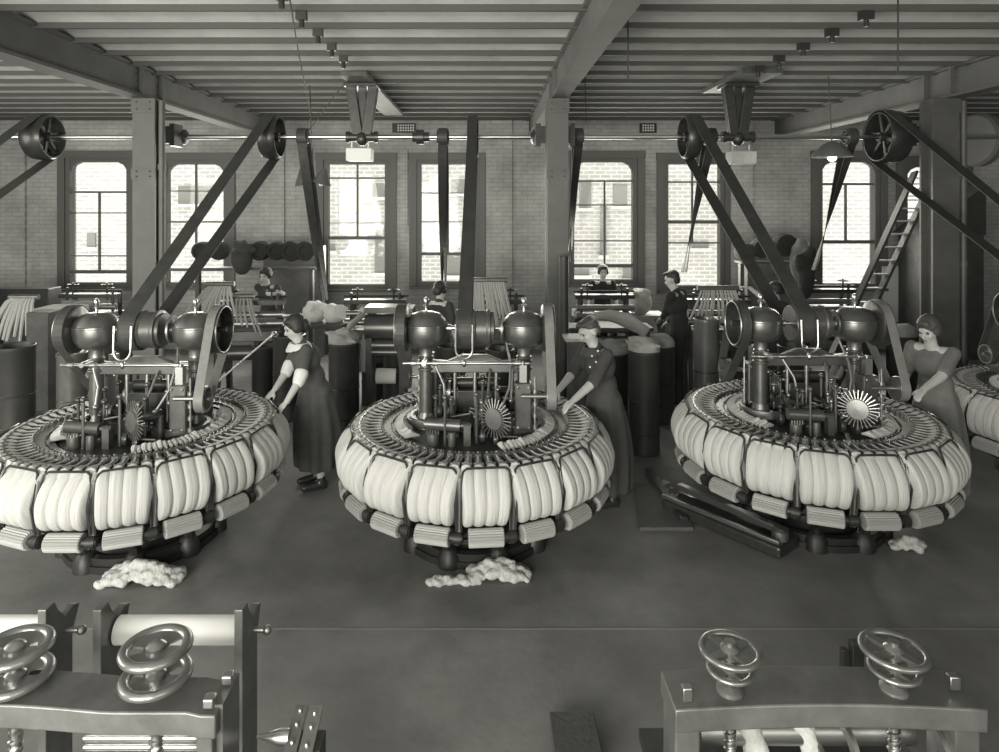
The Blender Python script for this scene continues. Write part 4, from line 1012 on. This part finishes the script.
# floor things
def lint(c, rx, ry, rz_, lab, seed, n=60):
    rd = random.Random(seed); B = MB()
    for k in range(n):
        x = rd.uniform(-1, 1); y = rd.uniform(-1, 1)
        hmax = rz_*max(.2, 1-abs(x)**2)*(1-abs(y)*.6); r = rd.uniform(.016, .034)
        B.ball((c[0]+x*rx, c[1]+y*ry, rd.uniform(.3, 1)*hmax*.7+.01), (r*rd.uniform(.8, 1.6), r, r*rd.uniform(.7, 1.2)), 8, 6)
    o = remesh(B, 'wool_lint', 'lint', .009, None, V((c[0], c[1], 0)), sm=1); return tag(o, lab, 'wool waste', None, 'stuff')
c = P(143, 566, 4.55); lint((c.x, 4.53), .27, .09, .20, 'fluffy pile of wool waste on the floor under the left comb', 3, 220)
c = P(498, 562, 4.6); lint((c.x, 4.58), .2, .08, .17, 'fluffy pile of wool waste on the floor under the middle comb', 4, 150)
c = P(455, 580, 4.5); lint((c.x, 4.5), .17, .03, .03, 'thin strip of wool scraps on the floor left of the waste under the middle comb', 5, 40)
c = P(905, 545, 5.0); lint((c.x, 4.95), .12, .05, .12, 'small tuft of wool waste on the floor under the right comb', 6, 30)
c = P(668, 495, 5.9); lint((c.x, 5.85), .08, .25, .03, 'scattered wool bits on the floor beside the wooden board', 7, 22)
m = MB(); m.prism([(P(634, 486, 6.05).x, 6.05), (P(676, 486, 6.05).x, 6.05), (P(694, 532, 5.2).x, 5.22), (P(640, 532, 5.2).x, 5.22)], 'Z', .004, .03)
tag(m.build('floor_board', 'board', smooth=False), 'flat pale board lying on the floor between the middle and right combs', 'board')
e = empty('base_casting', (1.95, 4.95, 0), 'long sloping iron casting lying under the front of the right comb', 'casting')
m = MB(); a = P(672, 500, 5.65); b = P(790, 556, 4.85); a.z = b.z = .06
m.bar(a, b, .3, .09); m.build('plate', 'iron', e, smooth=False, bevel=.02)
m = MB(); m.bar(a+V((.08, .06, .09)), b+V((.0, .05, .09)), .06, .05); m.bar(a+V((-.1, -.06, .06)), b+V((-.1, -.05, .06)), .03, .03); m.lathe(b+V((-.05, .05, .04)), [(.06, 0), (.06, .07), (.04, .09)], n=14); m.build('rib', 'dull_steel', e, bevel=.005)
m = MB(); a = P(648, 470, 6.3); b = P(684, 527, 5.3); a.z = b.z = .04; m.bar(a, b, .06, .07); tag(m.build('floor_rail', 'iron', smooth=False), 'dark rail on the floor along the edge of the pale board', 'rail')
c = P(573, 737, 3.2); m = MB(); m.box((c.x, 3.12, .04), (.22, .28, .08)); tag(m.build('floor_box', 'cloth_dark', smooth=False, bevel=.004), 'flat dark box on the floor at the bottom edge, right of centre', 'box')

# ------------------------------------------------------------------ foreground presses
def screw(m, c, z0, z1, r):
    n = int((z1-z0)/.006); pts = []
    m.cyl((c[0], c[1], z0), (c[0], c[1], z1), r*.78, n=14)
    tp = [(c[0]+r*.8*cos(k*pi/5), c[1]+r*.8*sin(k*pi/5), z0+(z1-z0)*k/(int((z1-z0)/.028)*10)) for k in range(int((z1-z0)/.028)*10+1)]
    m.tube(tp, r*.3, 6)
def handwheel(par, c, R, rr, sp=4, dish=False, nm='handwheel'):
    m = MB(); c = V(c); m.torus(c, R-rr, rr, n=48, m=12, sq=.85)
    m.lathe(c-V((0, 0, .02)), [(.02, -.005), (.035, 0), (.035, .03), (.022, .04), (.01, .045)], n=20)
    if dish:
        nn = 40
        # web disc with one round hole to either side
        for k in range(nn):
            a0, a1 = 2*pi*k/nn, 2*pi*(k+1)/nn
            am = (a0+a1)/2
            op = abs(((am-.35+pi) % (2*pi))-pi) < .33 or abs(((am-.35-pi+pi) % (2*pi))-pi) < .33
            segs = ((.03, .045), (R-rr-.02, R-rr)) if op else ((.03, R-rr),)
            for q0, q1 in segs:
                z = lambda q: c.z-.012+.012*(q/R)
                vs = [(c.x+q*cos(a), c.y+q*sin(a), z(q)+t) for t in (0, .008) for q, a in ((q0, a0), (q1, a0), (q1, a1), (q0, a1))]
                m.add(vs, [(0, 1, 2, 3), (4, 7, 6, 5), (0, 4, 5, 1), (1, 5, 6, 2), (2, 6, 7, 3), (3, 7, 4, 0)])
    else:
        for k in range(sp):
            a = 2*pi*k/sp+.5; d = V((cos(a), sin(a), 0)); y = V((-sin(a), cos(a), 0))
            vs = [c+d*.03+y*.018, c+d*.03-y*.018, c+d*(R-rr)-y*.012, c+d*(R-rr)+y*.012]
            vs = [v+V((0, 0, -.008)) for v in vs]+[v+V((0, 0, .006)) for v in vs]
            m.add(vs, [(0, 1, 2, 3), (4, 7, 6, 5), (0, 4, 5, 1), (1, 5, 6, 2), (2, 6, 7, 3), (3, 7, 4, 0)])
    return m.build(nm, 'press_wheel', par, angle=50)
mat('press_wheel', .30, .28, .75, noise=(8, .8, 1.15))
# right press
e = empty('screw_press', (1.25, 2.42, 0), 'iron pressing head with two spoked handwheels in the lower right foreground', 'press', 'screw press heads in the foreground')
x0, x1 = .68, 1.80; n = 16
m = MB(); front = []; 
top = [(x0+(x1-x0)*k/n, .795+.02*sin(pi*k/n)) for k in range(n+1)]
bot = [(x, z-.085) for x, z in top][::-1]
rs = []
m.prism(top+bot, 'Y', 2.34, 2.54); m.build('crossbeam', 'press_iron', e, bevel=.006)
m = MB(); m.box((.73, 2.37, .835), (.035, .03, .05)); m.build('beam_lug', 'steel', e, bevel=.004)
m = MB(); m.box((1.73, 2.42, .84), (.04, .03, .05)); m.build('beam_lug', 'steel', e, bevel=.004)
for X in (.73, 1.74): MB().box((X, 2.44, .355), (.09, .16, .71)).build('leg', 'press_iron', e, bevel=.006, smooth=False)
for X, R in ((.905, .112), (1.51, .118)):
    s_ = MB(); screw(s_, (X, 2.42), .35, .72, .022); s_.cyl((X, 2.42, .72), (X, 2.42, .99), .02, n=16); s_.build('screw', 'steel', e); MB().lathe((X, 2.42, .80), [(.05, 0), (.048, .02), (.03, .035)], n=24).build('screw_boss', 'press_iron', e)
    handwheel(e, (X, 2.42, .955), R, .013); handwheel(e, (X, 2.42, .885), R*.76, .012, nm='lock_wheel')
m = MB(); m.cyl((.85, 2.62, .5), (1.7, 2.62, .5), .05, n=20); m.build('roller', 'dull_steel', e)
m = MB(); m.box((1.22, 2.6, .3), (1.1, .5, .05)); m.build('feed_table', 'iron', e, smooth=False)
for X in (1.33, 1.66): m = MB(); m.annulus((X, 2.5, .55), .1, .13, -.01, .01, 32, (1, .25, 0)); m.build('end_ring', 'dull_steel', e)
def wool_piece(pts, r, lab, m='wool_soft'):
    B = MB()
    for i in range(len(pts)-1): cap(B, pts[i], pts[i+1], r[i], r[i+1], 12)
    tag(remesh(B, 'wool_strip', m, .008, None, V((pts[0][0], pts[0][1], min(p[2] for p in pts)-.03)), sm=2), lab, 'wool')
wool_piece([(1.02, 2.55, .6), (1.06, 2.6, .5), (1.08, 2.58, .40), (1.07, 2.5, .36)], [.035, .045, .055, .05], 'white strip of wool hanging below the right press beam beside the left screw')
wool_piece([(1.22, 2.6, .58), (1.27, 2.6, .52), (1.3, 2.6, .42)], [.03, .04, .04], 'curled white wool lump below the middle of the right press beam')
wool_piece([(1.0, 2.55, .36), (1.18, 2.6, .37), (1.32, 2.6, .36)], [.04, .04, .035], 'white wool lying on the feed table of the right press')
m = MB(); c = P(856, 655, 2.8); m.box((c.x, 2.8, c.z-.15), (.05, .04, .42)); m.box((c.x-.05, 2.8, c.z-.02), (.03, .03, .1)); tag(m.build('guide_post', 'iron', smooth=False, bevel=.004), 'dark upright stub behind the right press between its wheels', 'post')
# left press
e = empty('screw_press', (-1.5, 2.42, 0), 'iron pressing head with stacked solid handwheels in the lower left foreground', 'press', 'screw press heads in the foreground')
x0, x1 = -2.2, -.955
def arch(x): return .79+.028*sin(pi*min(1, max(0, (x+1.35)/-.9)))+(.012 if x < -1.05 else 0)
top = [(x0+(x1-x0)*k/24, arch(x0+(x1-x0)*k/24)) for k in range(25)]; bot = [(x, z-.085) for x, z in top][::-1]
m = MB(); m.prism(top+bot, 'Y', 2.32, 2.50); m.build('crossbeam', 'press_iron', e, bevel=.006)
m = MB(); m.prism([(x1-.02, .80), (x1+.01, .80), (x1+.01, .40), (x1-.02, .40)], 'Y', 2.36, 2.52); m.build('end_plate', 'press_iron', e, smooth=False)
for q in ((-.985, 2.345, .825), (-.965, 2.46, .825)): MB().box(q, (.04, .04, .035)).build('beam_lug', 'steel', e, bevel=.006)
for X in (-1.0, -1.9): MB().box((X, 2.38, .355), (.06, .1, .71)).build('leg', 'plate_iron', e, bevel=.006, smooth=False)
for X in (-1.215, -1.735):
    s_ = MB(); screw(s_, (X, 2.42), .35, .72, .024); s_.cyl((X, 2.42, .72), (X, 2.42, .98), .02, n=16); s_.build('screw', 'steel', e)
    handwheel(e, (X, 2.42, .965), .128, .02, dish=True); handwheel(e, (X, 2.42, .862), .128, .02, dish=True, nm='lock_wheel')
for zz in range(5):
    m = MB(); m.cyl((-1.6, 2.62+.0*zz, .40+zz*.035), (-1.06, 2.62, .40+zz*.035), .015, n=12); m.build('fluted_bar', 'steel', e)
def board_end(X, lab):
    m = MB(); m.prism([(2.74, 0), (2.93, 0), (2.93, .80), (2.96, .93), (2.90, .905), (2.86, .86), (2.80, .905), (2.74, .905)], 'X', X-.018, X+.018); return m.build('roller_stand', 'press_iron', None, smooth=False, bevel=.004)
rs_ = empty('roller_frame', (-1.3, 2.84, 0), 'pair of upright iron boards carrying a white roller behind the left press', 'roller frame')
for X in (-1.625, -1.032):
    m = MB(); m.prism([(2.74, 0), (2.92, 0), (2.92, .70), (2.97, .80), (2.93, .815), (2.87, .80), (2.82, .86), (2.80, .905), (2.74, .905)], 'X', X-.018, X+.018); m.build('upright', 'press_iron', rs_, smooth=False, bevel=.004)
m = MB(); m.cyl((-1.60, 2.86, .745), (-1.05, 2.86, .745), .057, n=32); m.build('roller', 'white_enamel', rs_)
m = MB(); m.cyl((-1.66, 2.86, .745), (-.95, 2.86, .745), .012, n=12); m.ball((-.95, 2.86, .745), .02); m.build('axle', 'dull_steel', rs_)
rs_ = empty('roller_frame', (-2.1, 2.84, 0), 'upright iron board carrying a white roller at the left edge', 'roller frame')
m = MB(); X = -1.855; m.prism([(2.74, 0), (2.92, 0), (2.92, .70), (2.97, .80), (2.93, .815), (2.87, .80), (2.82, .86), (2.80, .905), (2.74, .905)], 'X', X-.018, X+.018); m.build('upright', 'press_iron', rs_, smooth=False, bevel=.004)
m = MB(); m.cyl((-2.4, 2.86, .745), (-1.87, 2.86, .745), .057, n=32); m.build('roller', 'white_enamel', rs_)
m = MB(); m.cyl((-2.45, 2.86, .745), (-1.76, 2.86, .745), .012, n=12); m.ball((-1.76, 2.86, .745), .02); m.build('axle', 'dull_steel', rs_)
# slanted hinged bracket
e = empty('hinged_bracket', (-.66, 2.5, 0), 'slanting bolted steel bracket at the bottom edge right of the left press', 'bracket')
a0, a1 = P(302, 706, 2.7), P(289, 757, 2.52); b0, b1 = P(317, 706, 2.7), P(304.5, 757, 2.52)
MB().bar(a0, a1, .05, .012, (0, -.3, 1)).build('plate', 'plate_iron', e, smooth=False); MB().bar(b0, b1, .054, .012, (0, -.3, 1)).build('plate', 'dull_steel', e, smooth=False)
for t in (.12, .4, .75):
    for q in (a0.lerp(a1, t), b0.lerp(b1, t+.05)): MB().ball(q+V((0, -.003, .007)), .01, 10, 6).build('bolt', 'steel', e)
m = MB(); c = a1.lerp(a0, .3); m.lathe(c+V((-.02, .02, 0)), [(.03, 0), (.03, .04), (.012, .1), (.004, .13)], (-1, 0, 0), 16); m.build('spindle_tip', 'steel', e)
MB().box((a1.x+.06, 2.6, a1.z/2), (.1, .1, a1.z)).build('stand', 'black_iron', e, smooth=False)
